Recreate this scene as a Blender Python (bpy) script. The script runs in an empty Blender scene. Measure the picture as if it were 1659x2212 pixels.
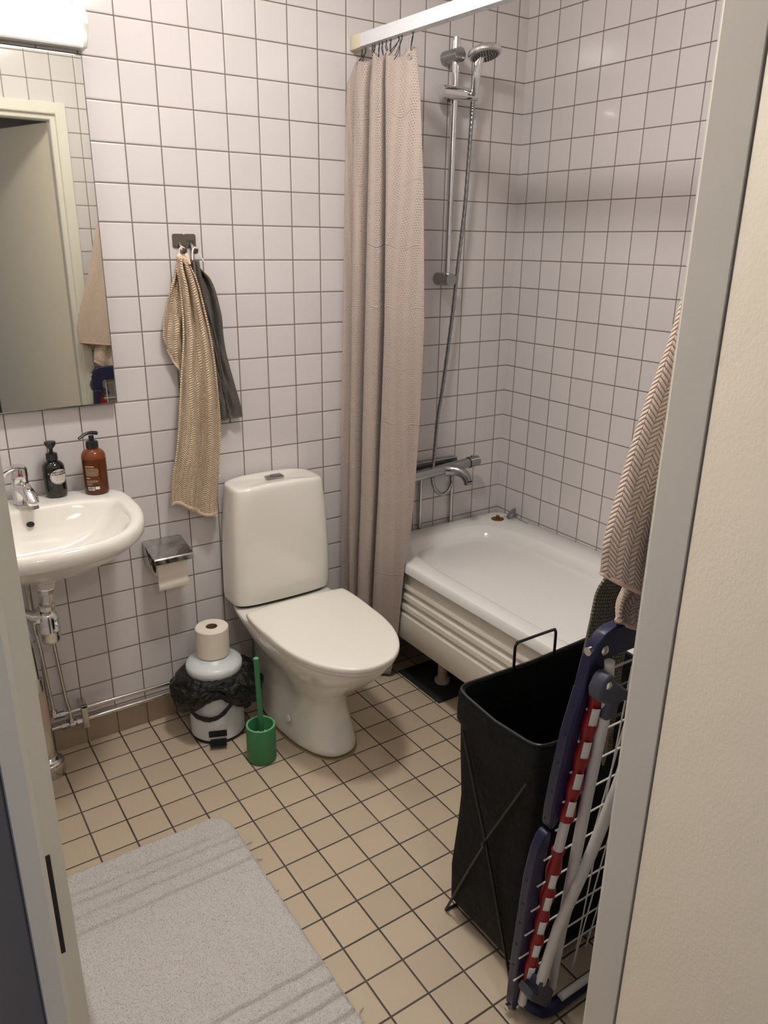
import bpy, bmesh, math, random
from mathutils import Vector, Matrix, noise
S = bpy.context.scene
COL = S.collection
PI = math.pi
random.seed(7)

# ------------------------------------------------------------------ camera
cam = bpy.data.cameras.new('camera'); camo = bpy.data.objects.new('camera', cam); COL.objects.link(camo)
R = ((0.8315286, -0.55533367, 0.01283356), (-0.17391398, -0.28221295, -0.94345629), (0.52755484, 0.78227896, -0.33124843))
cx, cy, cz = Vector(R[0]), -Vector(R[1]), -Vector(R[2])
M = Matrix.Identity(4)
for i in range(3):
    M[i][0] = cx[i]; M[i][1] = cy[i]; M[i][2] = cz[i]
M[0][3], M[1][3], M[2][3] = -2.19225, -2.36200, 1.59909
camo.matrix_world = M
cam.sensor_fit = 'HORIZONTAL'; cam.sensor_width = 36.0
cam.lens = 1651.547 / 1659 * 36.0
cam.clip_start = 0.02
S.camera = camo

# ------------------------------------------------------------------ light, world, exposure
LAMP = 3.0          # brightness of the lamp over the mirror
w = bpy.data.worlds.new('world'); S.world = w; w.use_nodes = True
w.node_tree.nodes['Background'].inputs[0].default_value = (0.62, 0.70, 1.0, 1)
w.node_tree.nodes['Background'].inputs[1].default_value = 0.05
S.view_settings.view_transform = 'Standard'; S.view_settings.look = 'None'
S.view_settings.gamma = 1.0; S.view_settings.use_curve_mapping = False
S.view_settings.exposure = 2.85
# ceiling lamp of the bathroom (a round dome, above the frame); its light is made by its own dome further down
CEIL = 16.5
HALL_FILL = 11.0         # added fill light on the hall ceiling, unseen behind the camera

# ------------------------------------------------------------------ material helpers
class NT:
    def __init__(s, name):
        s.m = bpy.data.materials.new(name); s.m.use_nodes = True
        s.t = s.m.node_tree; s.b = s.t.nodes['Principled BSDF']
    def n(s, kind, **k):
        nd = s.t.nodes.new(kind)
        for a, v in k.items(): setattr(nd, a, v)
        return nd
    def l(s, a, b): s.t.links.new(a, b)
    def val(s, sock, v):
        if hasattr(v, 'bl_idname') or isinstance(v, bpy.types.NodeSocket): s.l(v, sock)
        else: sock.default_value = v
    def math(s, op, a, b=0.0, c=0.0, clamp=False):
        nd = s.n('ShaderNodeMath', operation=op, use_clamp=clamp)
        for i, v in enumerate((a, b, c)): s.val(nd.inputs[i], v)
        return nd.outputs[0]
    def ramp(s, v, a, b, lo=0.0, hi=1.0):
        nd = s.n('ShaderNodeMapRange', interpolation_type='SMOOTHSTEP')
        s.val(nd.inputs['Value'], v); s.val(nd.inputs['From Min'], a); s.val(nd.inputs['From Max'], b)
        s.val(nd.inputs['To Min'], lo); s.val(nd.inputs['To Max'], hi)
        return nd.outputs['Result']
    def mix(s, f, a, b):
        nd = s.n('ShaderNodeMix', data_type='RGBA')
        s.val(nd.inputs[0], f); s.val(nd.inputs[6], a); s.val(nd.inputs[7], b)
        return nd.outputs[2]
    def obj(s):
        return s.n('ShaderNodeTexCoord').outputs['Object']
    def uv(s):
        return s.n('ShaderNodeTexCoord').outputs['UV']
    def sep(s, v):
        nd = s.n('ShaderNodeSeparateXYZ'); s.l(v, nd.inputs[0]); return nd.outputs
    def noise(s, v, scale, detail=3.0, rough=0.5):
        nd = s.n('ShaderNodeTexNoise'); s.l(v, nd.inputs['Vector'])
        nd.inputs['Scale'].default_value = scale; nd.inputs['Detail'].default_value = detail
        nd.inputs['Roughness'].default_value = rough
        return nd.outputs['Fac']
    def bump(s, h, dist, strength=1.0):
        nd = s.n('ShaderNodeBump'); nd.inputs['Distance'].default_value = dist
        nd.inputs['Strength'].default_value = strength
        s.l(h, nd.inputs['Height']); s.l(nd.outputs[0], s.b.inputs['Normal']); return nd
def C3(r, g, b):      # sRGB 0-255 to linear
    f = lambda c: (c/255)/12.92 if c/255 <= .04045 else ((c/255+.055)/1.055)**2.4
    return (f(r), f(g), f(b), 1.0)
def plain(name, col, rough=.5, metal=0.0, coat=0.0, bumpscale=0, bumpd=0.0, spec=.5, vary=0.0):
    N = NT(name); b = N.b
    b.inputs['Base Color'].default_value = col; b.inputs['Roughness'].default_value = rough
    b.inputs['Metallic'].default_value = metal; b.inputs['Coat Weight'].default_value = coat
    b.inputs['Specular IOR Level'].default_value = spec
    o = N.obj()
    nz = N.noise(o, bumpscale or 60.0)
    if vary:
        dk = (col[0]*(1-vary), col[1]*(1-vary), col[2]*(1-vary), 1)
        N.l(N.mix(N.noise(o, 9.0), dk, col), b.inputs['Base Color'])
    r = N.ramp(nz, 0.3, 0.7, max(0, rough-.03), min(1, rough+.03)); N.l(r, b.inputs['Roughness'])
    if bumpd: N.bump(nz, bumpd)
    return N.m

def tile_mat(name, ax, p, off, tile, grout, gw=.0017, rough=.13, pillow=.0035, bumpd=.0009, vary=.03, wob=0.25, dirt=0.0):
    """square ceramic tiles; ax: which two axes of the object space carry the grid, p pitch, off a grid line on each axis"""
    N = NT(name); b = N.b
    o = N.obj(); sp = N.sep(o)
    ds = []; ids = []
    for a, of in zip(ax, off):
        q = N.math('DIVIDE', N.math('SUBTRACT', sp[a], of), p)
        fl = N.math('FLOOR', q); fr = N.math('SUBTRACT', q, fl)
        ds.append(N.math('MULTIPLY', N.math('MINIMUM', fr, N.math('SUBTRACT', 1.0, fr)), p)); ids.append(fl)
    d = N.math('MINIMUM', ds[0], ds[1])
    wn = N.n('ShaderNodeTexWhiteNoise', noise_dimensions='2D')
    cb = N.n('ShaderNodeCombineXYZ'); N.l(ids[0], cb.inputs[0]); N.l(ids[1], cb.inputs[1]); N.l(cb.outputs[0], wn.inputs['Vector'])
    g = N.ramp(d, gw-.0004, gw+.0004)
    nz = N.noise(o, 7.0, 2.0)
    v = N.math('ADD', N.math('MULTIPLY', N.math('SUBTRACT', wn.outputs[0], .5), vary*2), 1.0)
    v = N.math('ADD', v, N.math('MULTIPLY', N.math('SUBTRACT', nz, .5), vary))
    vm = N.n('ShaderNodeMix', data_type='RGBA', blend_type='MULTIPLY'); vm.inputs[0].default_value = 1.0
    vm.inputs[6].default_value = tile
    cc = N.n('ShaderNodeCombineColor'); N.l(v, cc.inputs[0]); N.l(v, cc.inputs[1]); N.l(v, cc.inputs[2]); N.l(cc.outputs[0], vm.inputs[7])
    gcol = grout
    if dirt:
        gn = N.ramp(N.noise(o, 5.0, 4.0), .42, .62)
        gcol = N.mix(gn, (grout[0]*(1-dirt), grout[1]*(1-dirt), grout[2]*(1-dirt), 1), grout)
    N.l(N.mix(g, gcol, vm.outputs[2]), b.inputs['Base Color'])
    N.l(N.ramp(g, 0.0, 1.0, .8, rough), b.inputs['Roughness'])
    hgt = N.ramp(d, gw-.0006, gw+pillow)
    und = N.noise(o, 11.0, 1.0)
    h = N.math('ADD', hgt, N.math('MULTIPLY', und, wob))
    if vary and name.startswith('floor'):
        h = N.math('ADD', h, N.math('MULTIPLY', N.noise(o, 500.0, 2.0), .05))
    N.bump(h, bumpd)
    return N.m

WX, WZ, WY, WP = -1.4884, 2.1621, -0.05044, 0.103
FX, FY, FP = -1.79498, 0.063525, 0.10253
white_tile = C3(216, 210, 208); wall_grout = C3(122, 109, 98)
M_back = tile_mat('white_wall_tile', (0, 2), WP, (WX, WZ), white_tile, wall_grout)
M_side = tile_mat('white_side_tile', (1, 2), WP, (WY, WZ), white_tile, wall_grout)
M_front = tile_mat('white_front_tile', (0, 2), WP, (-1.1915, WZ), white_tile, wall_grout)
M_floor = tile_mat('floor_tile', (0, 1), FP, (FX, FY), C3(200, 183, 158), C3(92, 82, 70), gw=.0024, rough=.38, pillow=.002, bumpd=.0007, vary=.05, wob=.1, dirt=.35)
M_skirt = tile_mat('skirting_tile', (0, 2), FP, (FX, 0.1), C3(170, 152, 130), C3(110, 98, 84), rough=.35, vary=.05)
M_ceil = plain('ceiling_paint', C3(238, 234, 228), .9)
M_hall = plain('hall_paint', C3(112, 108, 108), .9)
M_hallfloor = plain('hall_floor', C3(120, 96, 70), .5)
M_rail = plain('white_rail_lacquer', C3(224, 224, 228), .3)
M_trim = plain('cream_trim_paint', C3(226, 221, 207), .38, bumpscale=90, bumpd=.0003)
M_leaf = plain('cream_door_paint', C3(250, 239, 216), .42, bumpscale=160, bumpd=.0004)
M_dark = plain('dark_gap', C3(38, 36, 36), .7)
M_porc = plain('white_porcelain', C3(236, 232, 222), .09, coat=.4)
M_seat = plain('white_seat_plastic', C3(240, 236, 224), .24)
M_enamel = plain('bath_enamel', C3(238, 236, 230), .11, coat=.3)
M_apron = plain('bath_apron_lacquer', C3(224, 217, 203), .35)
M_chrome = plain('chrome', (.78, .78, .78, 1), .08, metal=1.0)
M_satin = plain('worn_chrome', (.36, .36, .355, 1), .23, metal=1.0, bumpscale=60, bumpd=.0003)
M_pipe = plain('pipe_chrome', (.62, .60, .57, 1), .17, metal=1.0)
M_steel = plain('brushed_brown_steel', (.20, .18, .155, 1), .42, metal=1.0)
M_blackpl = plain('black_plastic', C3(26, 25, 25), .35)
M_rubber = plain('black_rubber', C3(28, 28, 27), .75, bumpscale=40, bumpd=.002)
M_paper = plain('toilet_paper', C3(238, 228, 212), .95, bumpscale=260, bumpd=.0007)
M_card = plain('brown_card_core', C3(120, 96, 74), .9)
M_green = plain('green_plastic', C3(58, 128, 78), .5, bumpscale=400, bumpd=.0002)
M_greenlight = plain('light_green_plastic', C3(112, 178, 128), .45)
M_binwhite = plain('white_bin_lacquer', C3(222, 226, 226), .3)
M_redlabel = plain('red_dot', C3(170, 20, 24), .4)
M_navy = plain('navy_plastic', C3(24, 27, 62), .4, bumpscale=300, bumpd=.0003)
M_grayblue = plain('grey_blue_plastic', C3(74, 76, 88), .5, bumpscale=300, bumpd=.0003)
M_red = plain('red_plastic', C3(150, 18, 30), .33)
M_whitemetal = plain('white_lacquered_metal', C3(226, 222, 214), .4)
M_whiteplastic = plain('white_plastic', C3(230, 228, 220), .35)
M_blackwire = plain('black_wire', C3(22, 22, 23), .38)
M_rust = plain('brown_brass', C3(120, 78, 30), .5, metal=.4)
M_beigeplastic = plain('pale_sleeve', C3(196, 176, 158), .3)
M_label = plain('white_label', C3(222, 216, 208), .6)
M_ink = plain('dark_ink', C3(46, 42, 40), .6)
M_greyprint = plain('grey_fine_print', C3(150, 144, 138), .6)
M_inkl = plain('pale_print', C3(214, 186, 150), .5)
M_greycloth = None

def emission(name, col, st):
    N = NT(name); b = N.b
    b.inputs['Base Color'].default_value = (.9, .9, .88, 1); b.inputs['Roughness'].default_value = .4
    b.inputs['Emission Color'].default_value = col; b.inputs['Emission Strength'].default_value = st
    return N.m
M_lampglow = emission('lamp_diffuser', (1.0, .955, .93, 1), LAMP)
M_ceilglow = emission('ceiling_dome', (1.0, .97, .94, 1), CEIL)
M_hallfill = emission('hall_fill_dome', (1.0, .96, .93, 1), HALL_FILL)

def mirror_mat():
    N = NT('mirror_silver'); b = N.b
    b.inputs['Base Color'].default_value = (.66, .665, .61, 1); b.inputs['Metallic'].default_value = 1
    b.inputs['Roughness'].default_value = .015
    return N.m
M_mirror = mirror_mat()

def amber_mat():
    N = NT('amber_bottle'); b = N.b
    b.inputs['Base Color'].default_value = C3(150, 62, 14); b.inputs['Roughness'].default_value = .12
    b.inputs['Transmission Weight'].default_value = 0.0; b.inputs['IOR'].default_value = 1.4
    o = N.obj(); sp = N.sep(o)
    lvl = N.ramp(sp[2], .993, .996)
    N.l(N.mix(lvl, C3(88, 42, 18), C3(118, 62, 32)), b.inputs['Base Color'])
    return N.m
M_amber = amber_mat()
M_darkglass = plain('dark_bottle', C3(24, 19, 14), .09, coat=.3)

def herring(name, colA, colB, pitch=.0072, colw=.0145, amp=.0115, bumpd=.0042, fuzz=1100.0, rough=.95):
    """woven herringbone ribs, laid out in the cloth's own uv (metres)"""
    N = NT(name); b = N.b
    u = N.sep(N.uv())
    tri = N.math('PINGPONG', u[0], colw)
    v = N.math('ADD', u[1], N.math('MULTIPLY', tri, amp/colw))
    ph = N.math('DIVIDE', v, pitch); fr = N.math('FRACT', ph)
    rib = N.math('SINE', N.math('MULTIPLY', fr, PI))          # 0 in the groove, 1 on the rib
    rib = N.math('POWER', rib, .55)
    edge = N.ramp(N.math('MINIMUM', tri, N.math('SUBTRACT', colw, tri)), 0, .0012, .55, 1.0)
    h = N.math('MULTIPLY', rib, edge)
    fz = N.noise(N.uv(), fuzz, 2.0)
    hh = N.math('ADD', h, N.math('MULTIPLY', fz, .35))
    N.l(N.mix(N.math('MULTIPLY', N.ramp(h, .0, .75), 1.0), colB, colA), b.inputs['Base Color'])  # crease shade of the grooves is put into the colour
    b.inputs['Roughness'].default_value = rough
    b.inputs['Sheen Weight'].default_value = .2
    N.bump(hh, bumpd)
    return N.m
M_beige = herring('beige_herringbone_terry', C3(232, 206, 174), C3(120, 92, 66))
M_pink = herring('pink_herringbone_terry', C3(240, 216, 196), C3(150, 122, 104), pitch=.0078, colw=.0115, amp=.011, bumpd=.0035)
M_hem = plain('towel_hem', C3(222, 196, 170), .9, bumpscale=500, bumpd=.0006)
M_pinkhem = plain('pink_hem', C3(222, 190, 172), .9, bumpscale=500, bumpd=.0006)
M_greyterry = plain('grey_terry', C3(104, 96, 90), .97, bumpscale=260, bumpd=.0028, vary=.25)
M_greyhem = plain('grey_hem', C3(116, 108, 102), .9, bumpscale=500, bumpd=.0006)
def knit():
    N = NT('sage_knit'); b = N.b; u = N.sep(N.uv())
    a = N.math('SINE', N.math('MULTIPLY', u[0], 2*PI/.006)); 
    c = N.math('SINE', N.math('ADD', N.math('MULTIPLY', u[1], 2*PI/.0075), N.math('MULTIPLY', a, 1.0)))
    h = N.math('MULTIPLY', N.math('ADD', a, 1), N.math('ADD', c, 1))
    N.l(N.mix(N.ramp(h, .2, 2.0), C3(92, 90, 72), C3(176, 173, 150)), b.inputs['Base Color'])
    b.inputs['Roughness'].default_value = .95; N.bump(h, .0016)
    return N.m
M_knit = knit()
def waffle():
    N = NT('curtain_waffle'); b = N.b; u = N.sep(N.uv())
    row = N.math('FLOOR', N.math('DIVIDE', u[1], .0075))
    sh = N.math('MULTIPLY', N.math('MODULO', row, 2.0), .5)
    fx = N.math('FRACT', N.math('ADD', N.math('DIVIDE', u[0], .0085), sh))
    fy = N.math('FRACT', N.math('DIVIDE', u[1], .0075))
    dx = N.math('ABSOLUTE', N.math('SUBTRACT', fx, .5)); dy = N.math('ABSOLUTE', N.math('SUBTRACT', fy, .5))
    dd = N.math('ADD', N.math('MULTIPLY', dx, 1.0), N.math('MULTIPLY', dy, 1.25))
    dim = N.ramp(dd, .18, .42)
    band = N.ramp(N.math('ABSOLUTE', N.math('SUBTRACT', N.math('FRACT', N.math('DIVIDE', u[0], .045)), .5)), .1, .3, .35, 1.0)
    h = N.math('ADD', 1.0, N.math('MULTIPLY', N.math('SUBTRACT', dim, 1.0), band))
    crz = N.math('ABSOLUTE', N.math('SUBTRACT', N.math('FRACT', N.math('DIVIDE', u[1], .19)), .5))
    cre = N.math('MULTIPLY', N.ramp(crz, .0, .012, 1.0, 0.0), N.ramp(N.noise(N.uv(), 14.0), .42, .6))
    h = N.math('ADD', h, N.math('MULTIPLY', cre, 1.2))
    h = N.math('ADD', h, N.math('MULTIPLY', N.noise(N.uv(), 60.0, 4.0), .9))
    N.l(N.mix(h, C3(120, 106, 97), C3(176, 161, 150)), b.inputs['Base Color'])
    b.inputs['Roughness'].default_value = .55; b.inputs['Sheen Weight'].default_value = .15
    b.inputs['Subsurface Weight'].default_value = 0.0
    N.bump(h, .0011)
    return N.m
M_curtain = waffle()
def bagfilm():
    N = NT('black_bag_film'); b = N.b
    b.inputs['Base Color'].default_value = C3(20, 20, 20); b.inputs['Roughness'].default_value = .28
    o = N.obj(); n1 = N.noise(o, 35.0, 6.0, .62); N.bump(n1, .012)
    return N.m
M_film = bagfilm()
def hampercloth():
    N = NT('black_hamper_cloth'); b = N.b
    b.inputs['Base Color'].default_value = C3(15, 15, 15); b.inputs['Roughness'].default_value = .7; b.inputs['Specular IOR Level'].default_value = .25
    o = N.obj(); N.bump(N.noise(o, 14.0, 5.0, .6), .010)
    return N.m
M_hamper = hampercloth()
def matpile():
    N = NT('cream_pile'); b = N.b; o = N.obj()
    n1 = N.noise(o, 320.0, 3.0, .7); n2 = N.noise(o, 90.0, 2.0)
    h = N.math('ADD', n1, N.math('MULTIPLY', n2, .6))
    N.l(N.mix(N.ramp(n1, .30, .52), C3(196, 186, 174), C3(248, 243, 236)), b.inputs['Base Color'])
    b.inputs['Roughness'].default_value = 1.0; b.inputs['Specular IOR Level'].default_value = .1
    N.bump(h, .006)
    return N.m
M_mat = matpile()
def stained_chrome():
    N = NT('stained_chrome_flap'); b = N.b; o = N.obj()
    b.inputs['Metallic'].default_value = 1; b.inputs['Base Color'].default_value = (.55, .55, .54, 1)
    N.l(N.ramp(N.noise(o, 28.0, 5.0), .35, .7, .12, .42), b.inputs['Roughness'])
    N.bump(N.noise(o, 14.0, 2.0), .0012)
    return N.m
M_flap = stained_chrome()

# ------------------------------------------------------------------ mesh helpers
class MB:
    def __init__(s): s.bm = bmesh.new(); s.uv = None
    def face(s, vs):
        try: return s.bm.faces.new(vs)
        except ValueError: return None
    def box(s, a, b, bev=0.0, seg=2):
        r = bmesh.ops.create_cube(s.bm, size=1.0)['verts']
        for v in r:
            for k in range(3): v.co[k] = a[k] + (v.co[k]+.5)*(b[k]-a[k])
        if bev:
            es = list({e for v in r for e in v.link_edges})
            bmesh.ops.bevel(s.bm, geom=es, offset=bev, segments=seg, affect='EDGES', profile=.5)
        return s
    def rings(s, rings, cap0=True, cap1=True, closed=True):
        vr = [[s.bm.verts.new(p) for p in r] for r in rings]
        n = len(vr[0])
        for a, b in zip(vr, vr[1:]):
            for i in range(n if closed else n-1):
                s.face([a[i], a[(i+1) % n], b[(i+1) % n], b[i]])
        if cap0: s.face(list(reversed(vr[0])))
        if cap1: s.face(vr[-1])
        return s
    def lathe(s, prof, c=(0, 0, 0), n=32, axis='z', cap0=True, cap1=True, sx=1.0, sy=1.0):
        rr = []
        for r, h in prof:
            ring = []
            for k in range(n):
                a = 2*PI*k/n; x, y = r*math.cos(a)*sx, r*math.sin(a)*sy
                p = {'z': (x, y, h), 'y': (x, -h, y) , 'x': (h, x, y)}[axis]
                ring.append((c[0]+p[0], c[1]+p[1], c[2]+p[2]))
            rr.append(ring)
        return s.rings(rr, cap0, cap1)
    def tube(s, pts, r, n=12, cap=True, rfun=None, flat=None):
        pts = [Vector(p) for p in pts]
        rr = []; up = None
        for i, p in enumerate(pts):
            t = (pts[min(i+1, len(pts)-1)] - pts[max(i-1, 0)]).normalized()
            if up is None:
                up = Vector((0, 0, 1)) if abs(t.z) < .9 else Vector((0, 1, 0))
            a = t.cross(up).normalized(); up2 = a.cross(t).normalized(); up = up2
            rad = rfun(i/(len(pts)-1)) if rfun else r
            fx, fy = flat or (1, 1)
            rr.append([p + a*math.cos(2*PI*k/n)*rad*fx + up2*math.sin(2*PI*k/n)*rad*fy for k in range(n)])
        return s.rings(rr, cap, cap)
    def cyl(s, a, b, r, n=20, r2=None):
        return s.tube([a, b], r, n, rfun=(lambda t: r + ((r2 if r2 is not None else r)-r)*t))
    def ball(s, c, r, sc=(1, 1, 1), n=16):
        v = bmesh.ops.create_uvsphere(s.bm, u_segments=n, v_segments=max(6, n//2), radius=r)['verts']
        for q in v: q.co = Vector((c[0]+q.co.x*sc[0], c[1]+q.co.y*sc[1], c[2]+q.co.z*sc[2]))
        return s
    def prism(s, poly, fn0, fn1):
        a = [s.bm.verts.new(fn0(*p)) for p in poly]; b = [s.bm.verts.new(fn1(*p)) for p in poly]
        n = len(poly)
        for i in range(n): s.face([a[i], a[(i+1) % n], b[(i+1) % n], b[i]])
        s.face(list(reversed(a))); s.face(b)
        return s
    def torus(s, c, R_, r, ax=(1, 0, 0), n=20, m=8):
        ax = Vector(ax).normalized(); q = ax.orthogonal().normalized(); p = ax.cross(q)
        pts = [Vector(c) + (q*math.cos(2*PI*k/n) + p*math.sin(2*PI*k/n))*R_ for k in range(n)]
        vr = []
        for k in range(n):
            rad = (pts[k]-Vector(c)).normalized()
            vr.append([s.bm.verts.new(pts[k] + rad*math.cos(2*PI*j/m)*r + ax*math.sin(2*PI*j/m)*r) for j in range(m)])
        for k in range(n):
            a, b = vr[k], vr[(k+1) % n]
            for j in range(m): s.face([a[j], b[j], b[(j+1) % m], a[(j+1) % m]])
        return s
    def grid(s, f, nu, nv, uvf=None):
        """f(i/nu, j/nv) -> point; uv from arc length unless uvf is given"""
        P = [[Vector(f(i/nu, j/nv)) for i in range(nu+1)] for j in range(nv+1)]
        V = [[s.bm.verts.new(p) for p in row] for row in P]
        lay = s.bm.loops.layers.uv.verify()
        U = []
        for j, row in enumerate(P):
            acc = [0.0]
            for a, b in zip(row, row[1:]): acc.append(acc[-1] + (b-a).length)
            U.append([x - acc[-1]/2 for x in acc])
        mid = nu//2; W = [0.0]
        for j in range(nv): W.append(W[-1] + (P[j+1][mid]-P[j][mid]).length)
        for j in range(nv):
            for i in range(nu):
                fc = s.face([V[j][i], V[j][i+1], V[j+1][i+1], V[j+1][i]])
                if fc:
                    for lp, (a, b) in zip(fc.loops, ((i, j), (i+1, j), (i+1, j+1), (i, j+1))):
                        lp[lay].uv = uvf(a/nu, b/nv) if uvf else (U[b][a]+10, W[b]+10)
        return s
    def build(s, name, mat, parent=None, smooth=True, sub=0, solid=0.0, angle=40, bev=0.0):
        bmesh.ops.remove_doubles(s.bm, verts=s.bm.verts, dist=1e-6)
        bmesh.ops.recalc_face_normals(s.bm, faces=s.bm.faces)
        me = bpy.data.meshes.new(name); s.bm.to_mesh(me); s.bm.free()
        me.materials.append(mat)
        o = bpy.data.objects.new(name, me); COL.objects.link(o)
        if smooth:
            for p in me.polygons: p.use_smooth = True
            try: me.set_sharp_from_angle(angle=math.radians(angle))
            except Exception: pass
        if parent is not None:
            o.parent = parent
            o.matrix_parent_inverse = Matrix.Translation(parent.location).inverted()
        if solid:
            m = o.modifiers.new('solid', 'SOLIDIFY'); m.thickness = solid; m.offset = 0
        if bev:
            m = o.modifiers.new('bevel', 'BEVEL'); m.width = bev; m.segments = 2; m.limit_method = 'ANGLE'
        if sub:
            m = o.modifiers.new('sub', 'SUBSURF'); m.levels = sub; m.render_levels = sub
        return o
def thing(name, label, cat, loc=(0, 0, 0), group=None):
    o = bpy.data.objects.new(name, None); COL.objects.link(o); o.location = loc
    o.empty_display_size = .05
    o['label'] = label; o['category'] = cat
    if group: o['group'] = group
    return o
def tag(o, label, cat, group=None, kind=None):
    if label: o['label'] = label
    if cat: o['category'] = cat
    if group: o['group'] = group
    if kind: o['kind'] = kind
    return o
def struct(o, label=None):
    o['kind'] = 'structure'
    if label: o['label'] = label
    return o
def lerp(tab, x):
    if x <= tab[0][0]: return tab[0][1]
    for (a, b), (c, d) in zip(tab, tab[1:]):
        if x <= c: return b + (d-b)*(x-a)/(c-a)
    return tab[-1][1]
def slerp(tab, x):
    """smooth interpolation through table"""
    n = len(tab)
    if x <= tab[0][0]: return tab[0][1]
    if x >= tab[-1][0]: return tab[-1][1]
    for i in range(n-1):
        if x <= tab[i+1][0]:
            x0, y0 = tab[i]; x1, y1 = tab[i+1]
            ym = tab[i-1] if i else (2*x0-x1, y0); yp = tab[i+2] if i+2 < n else (2*x1-x0, y1)
            m0 = (y1-ym[1])/(x1-ym[0]); m1 = (yp[1]-y0)/(yp[0]-x0)
            h = x1-x0; t = (x-x0)/h
            return (2*t**3-3*t*t+1)*y0 + (t**3-2*t*t+t)*h*m0 + (-2*t**3+3*t*t)*y1 + (t**3-t*t)*h*m1
def sg(v, e): return math.copysign(abs(v)**e, v)
def spline(pts, n=8):
    pts = [Vector(p) for p in pts]; out = []
    for i in range(len(pts)-1):
        p0 = pts[max(i-1, 0)]; p1 = pts[i]; p2 = pts[i+1]; p3 = pts[min(i+2, len(pts)-1)]
        for k in range(n):
            t = k/n
            out.append(.5*((2*p1) + (p2-p0)*t + (2*p0-5*p1+4*p2-p3)*t*t + (3*p1-p0-3*p2+p3)*t**3))
    out.append(pts[-1]); return out

# ------------------------------------------------------------------ ROOM
LX, FYW, HT = -2.33, -1.735, 2.60       # left wall, front wall, ceiling height
struct(MB().box((LX-.1, 0, 0), (.1, .12, HT)).build('wall_back', M_back, smooth=False))
struct(MB().box((0, FYW-.1, 0), (.1, 0, HT)).build('wall_right', M_side, smooth=False))
struct(MB().box((LX-.1, FYW-.1, 0), (LX, 0, HT)).build('wall_left', M_side, smooth=False))
struct(MB().box((LX-.1, FYW-.1, -.1), (.1, .12, 0)).build('floor', M_floor, smooth=False))
struct(MB().box((LX-.1, FYW-.1, HT), (.1, .12, HT+.1)).build('ceiling', M_ceil, smooth=False))
DX0, DX1, DZ = -2.165, -1.30, 2.13      # rough door opening
fw = MB()
fw.box((DX1, FYW-.085, 0), (0, FYW, HT)); fw.box((LX, FYW-.085, 0), (DX0, FYW, HT)); fw.box((DX0, FYW-.085, DZ+.02), (DX1, FYW, HT))
struct(fw.build('wall_front', M_front, smooth=False))
struct(MB().box((LX, -.007, 0), (-.70, 0, .0985), .002).build('baseboard_back', M_skirt), 'brown tile skirting along the back wall')
# hall outside the door
hw = MB(); hw.box((-3.4, -1.835, 0), (DX0, -1.82, 2.5)); hw.box((DX1+.04, -1.835, 0), (0.5, -1.82, 2.5)); hw.box((DX0, -1.835, DZ+.06), (DX1+.04, -1.82, 2.5))
struct(hw.build('wall_hall', M_hall, smooth=False))
struct(MB().box((-3.4, -4.2, -.1), (.5, -1.8351, 0)).build('floor_hall', M_hallfloor, smooth=False))
struct(MB().box((-3.4, -4.3, 0), (.5, -4.2, 2.5)).build('wall_hall_far', M_hall, smooth=False))
struct(MB().box((-3.4, -4.3, 2.5), (.5, -1.82, 2.6)).build('ceiling_hall', M_ceil, smooth=False))
struct(MB().box((.5, -4.3, 0), (.6, -1.82, 2.5)).build('wall_hall_right', M_hall, smooth=False))

# door frame: casing on the bath side, stop, rebate, casing on the hall side
def frame_profile(side):
    # (x offset from the clear opening, outwards; y)
    return [(-.0, -1.742), (.004, -1.7375), (.012, -1.7360), (.022, -1.7355), (.024, -1.7215), (.028, -1.7195), (.068, -1.7195),
            (.071, -1.722), (.071, -1.735), (.060, -1.80), (.060, -1.835), (.075, -1.836), (.075, -1.846), (.022, -1.846), (.018, -1.843), (.018, -1.802), (.0, -1.798)]
CL, CR, CT = -2.128, -1.322, 2.105
fr = MB()
pr = frame_profile(1)
def mitre(m):
    # three-sided frame as one swept profile with mitred corners
    pl = [(min(o, .036) if y < -1.81 else o, y) for o, y in pr]
    a = [(CL-o, y, 0) for o, y in pl]; b = [(CL-o, y, CT+o) for o, y in pl]
    pq = [(max(o, .046) if y < -1.7985 and y > -1.8455 else o, y) if not (y < -1.8455 and o < .03) else (.046, y) for o, y in pr]
    c = [(CR+o, y, CT+o) for o, y in pq]; d = [(CR+o, y, 0) for o, y in pq]
    m.rings([a, b, c, d], True, True)
mitre(fr)
frame = struct(fr.build('trim_1', M_trim, angle=25), 'cream painted door frame around the doorway')
seal = MB(); seal.box((CL-.0155, -1.8022, 1.02), (CL-.0105, -1.7990, 1.125), .0008)
sp_ = seal.build('strike_slot', M_dark, frame); sp_['label'] = 'dark lock slot in the left jamb'
# door leaf, opened outwards, hinged on the right jamb
door = bpy.data.objects.new('door_1', None); COL.objects.link(door); door.location = (CR+.012, -1.836, 0)
struct(door, 'cream door leaf standing open into the hall on the right')
TH = math.radians(70)
hx_, hy_ = CR+.001, -1.803
ux, uy = -math.cos(TH), -math.sin(TH)      # along the leaf, away from the hinge
nx, ny = -math.sin(TH), math.cos(TH)       # face that looks to the camera
def leafpt(a, n_, z): return (hx_+ux*a+nx*n_, hy_+uy*a+ny*n_, z)
def leafbox(m, a0, a1, n0, n1, z0, z1, bev=.002):
    r = bmesh.ops.create_cube(m.bm, size=1.0)['verts']
    for v in r:
        q = v.co.copy(); v.co = Vector(leafpt(a0+(q.x+.5)*(a1-a0), n0+(q.y+.5)*(n1-n0), z0+(q.z+.5)*(z1-z0)))
    if bev:
        es = list({e for v in r for e in v.link_edges}); bmesh.ops.bevel(m.bm, geom=es, offset=bev, segments=2, affect='EDGES')
    return m
lf = MB(); leafbox(lf, .002, .80, -.040, .0, .012, 2.10)
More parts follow.
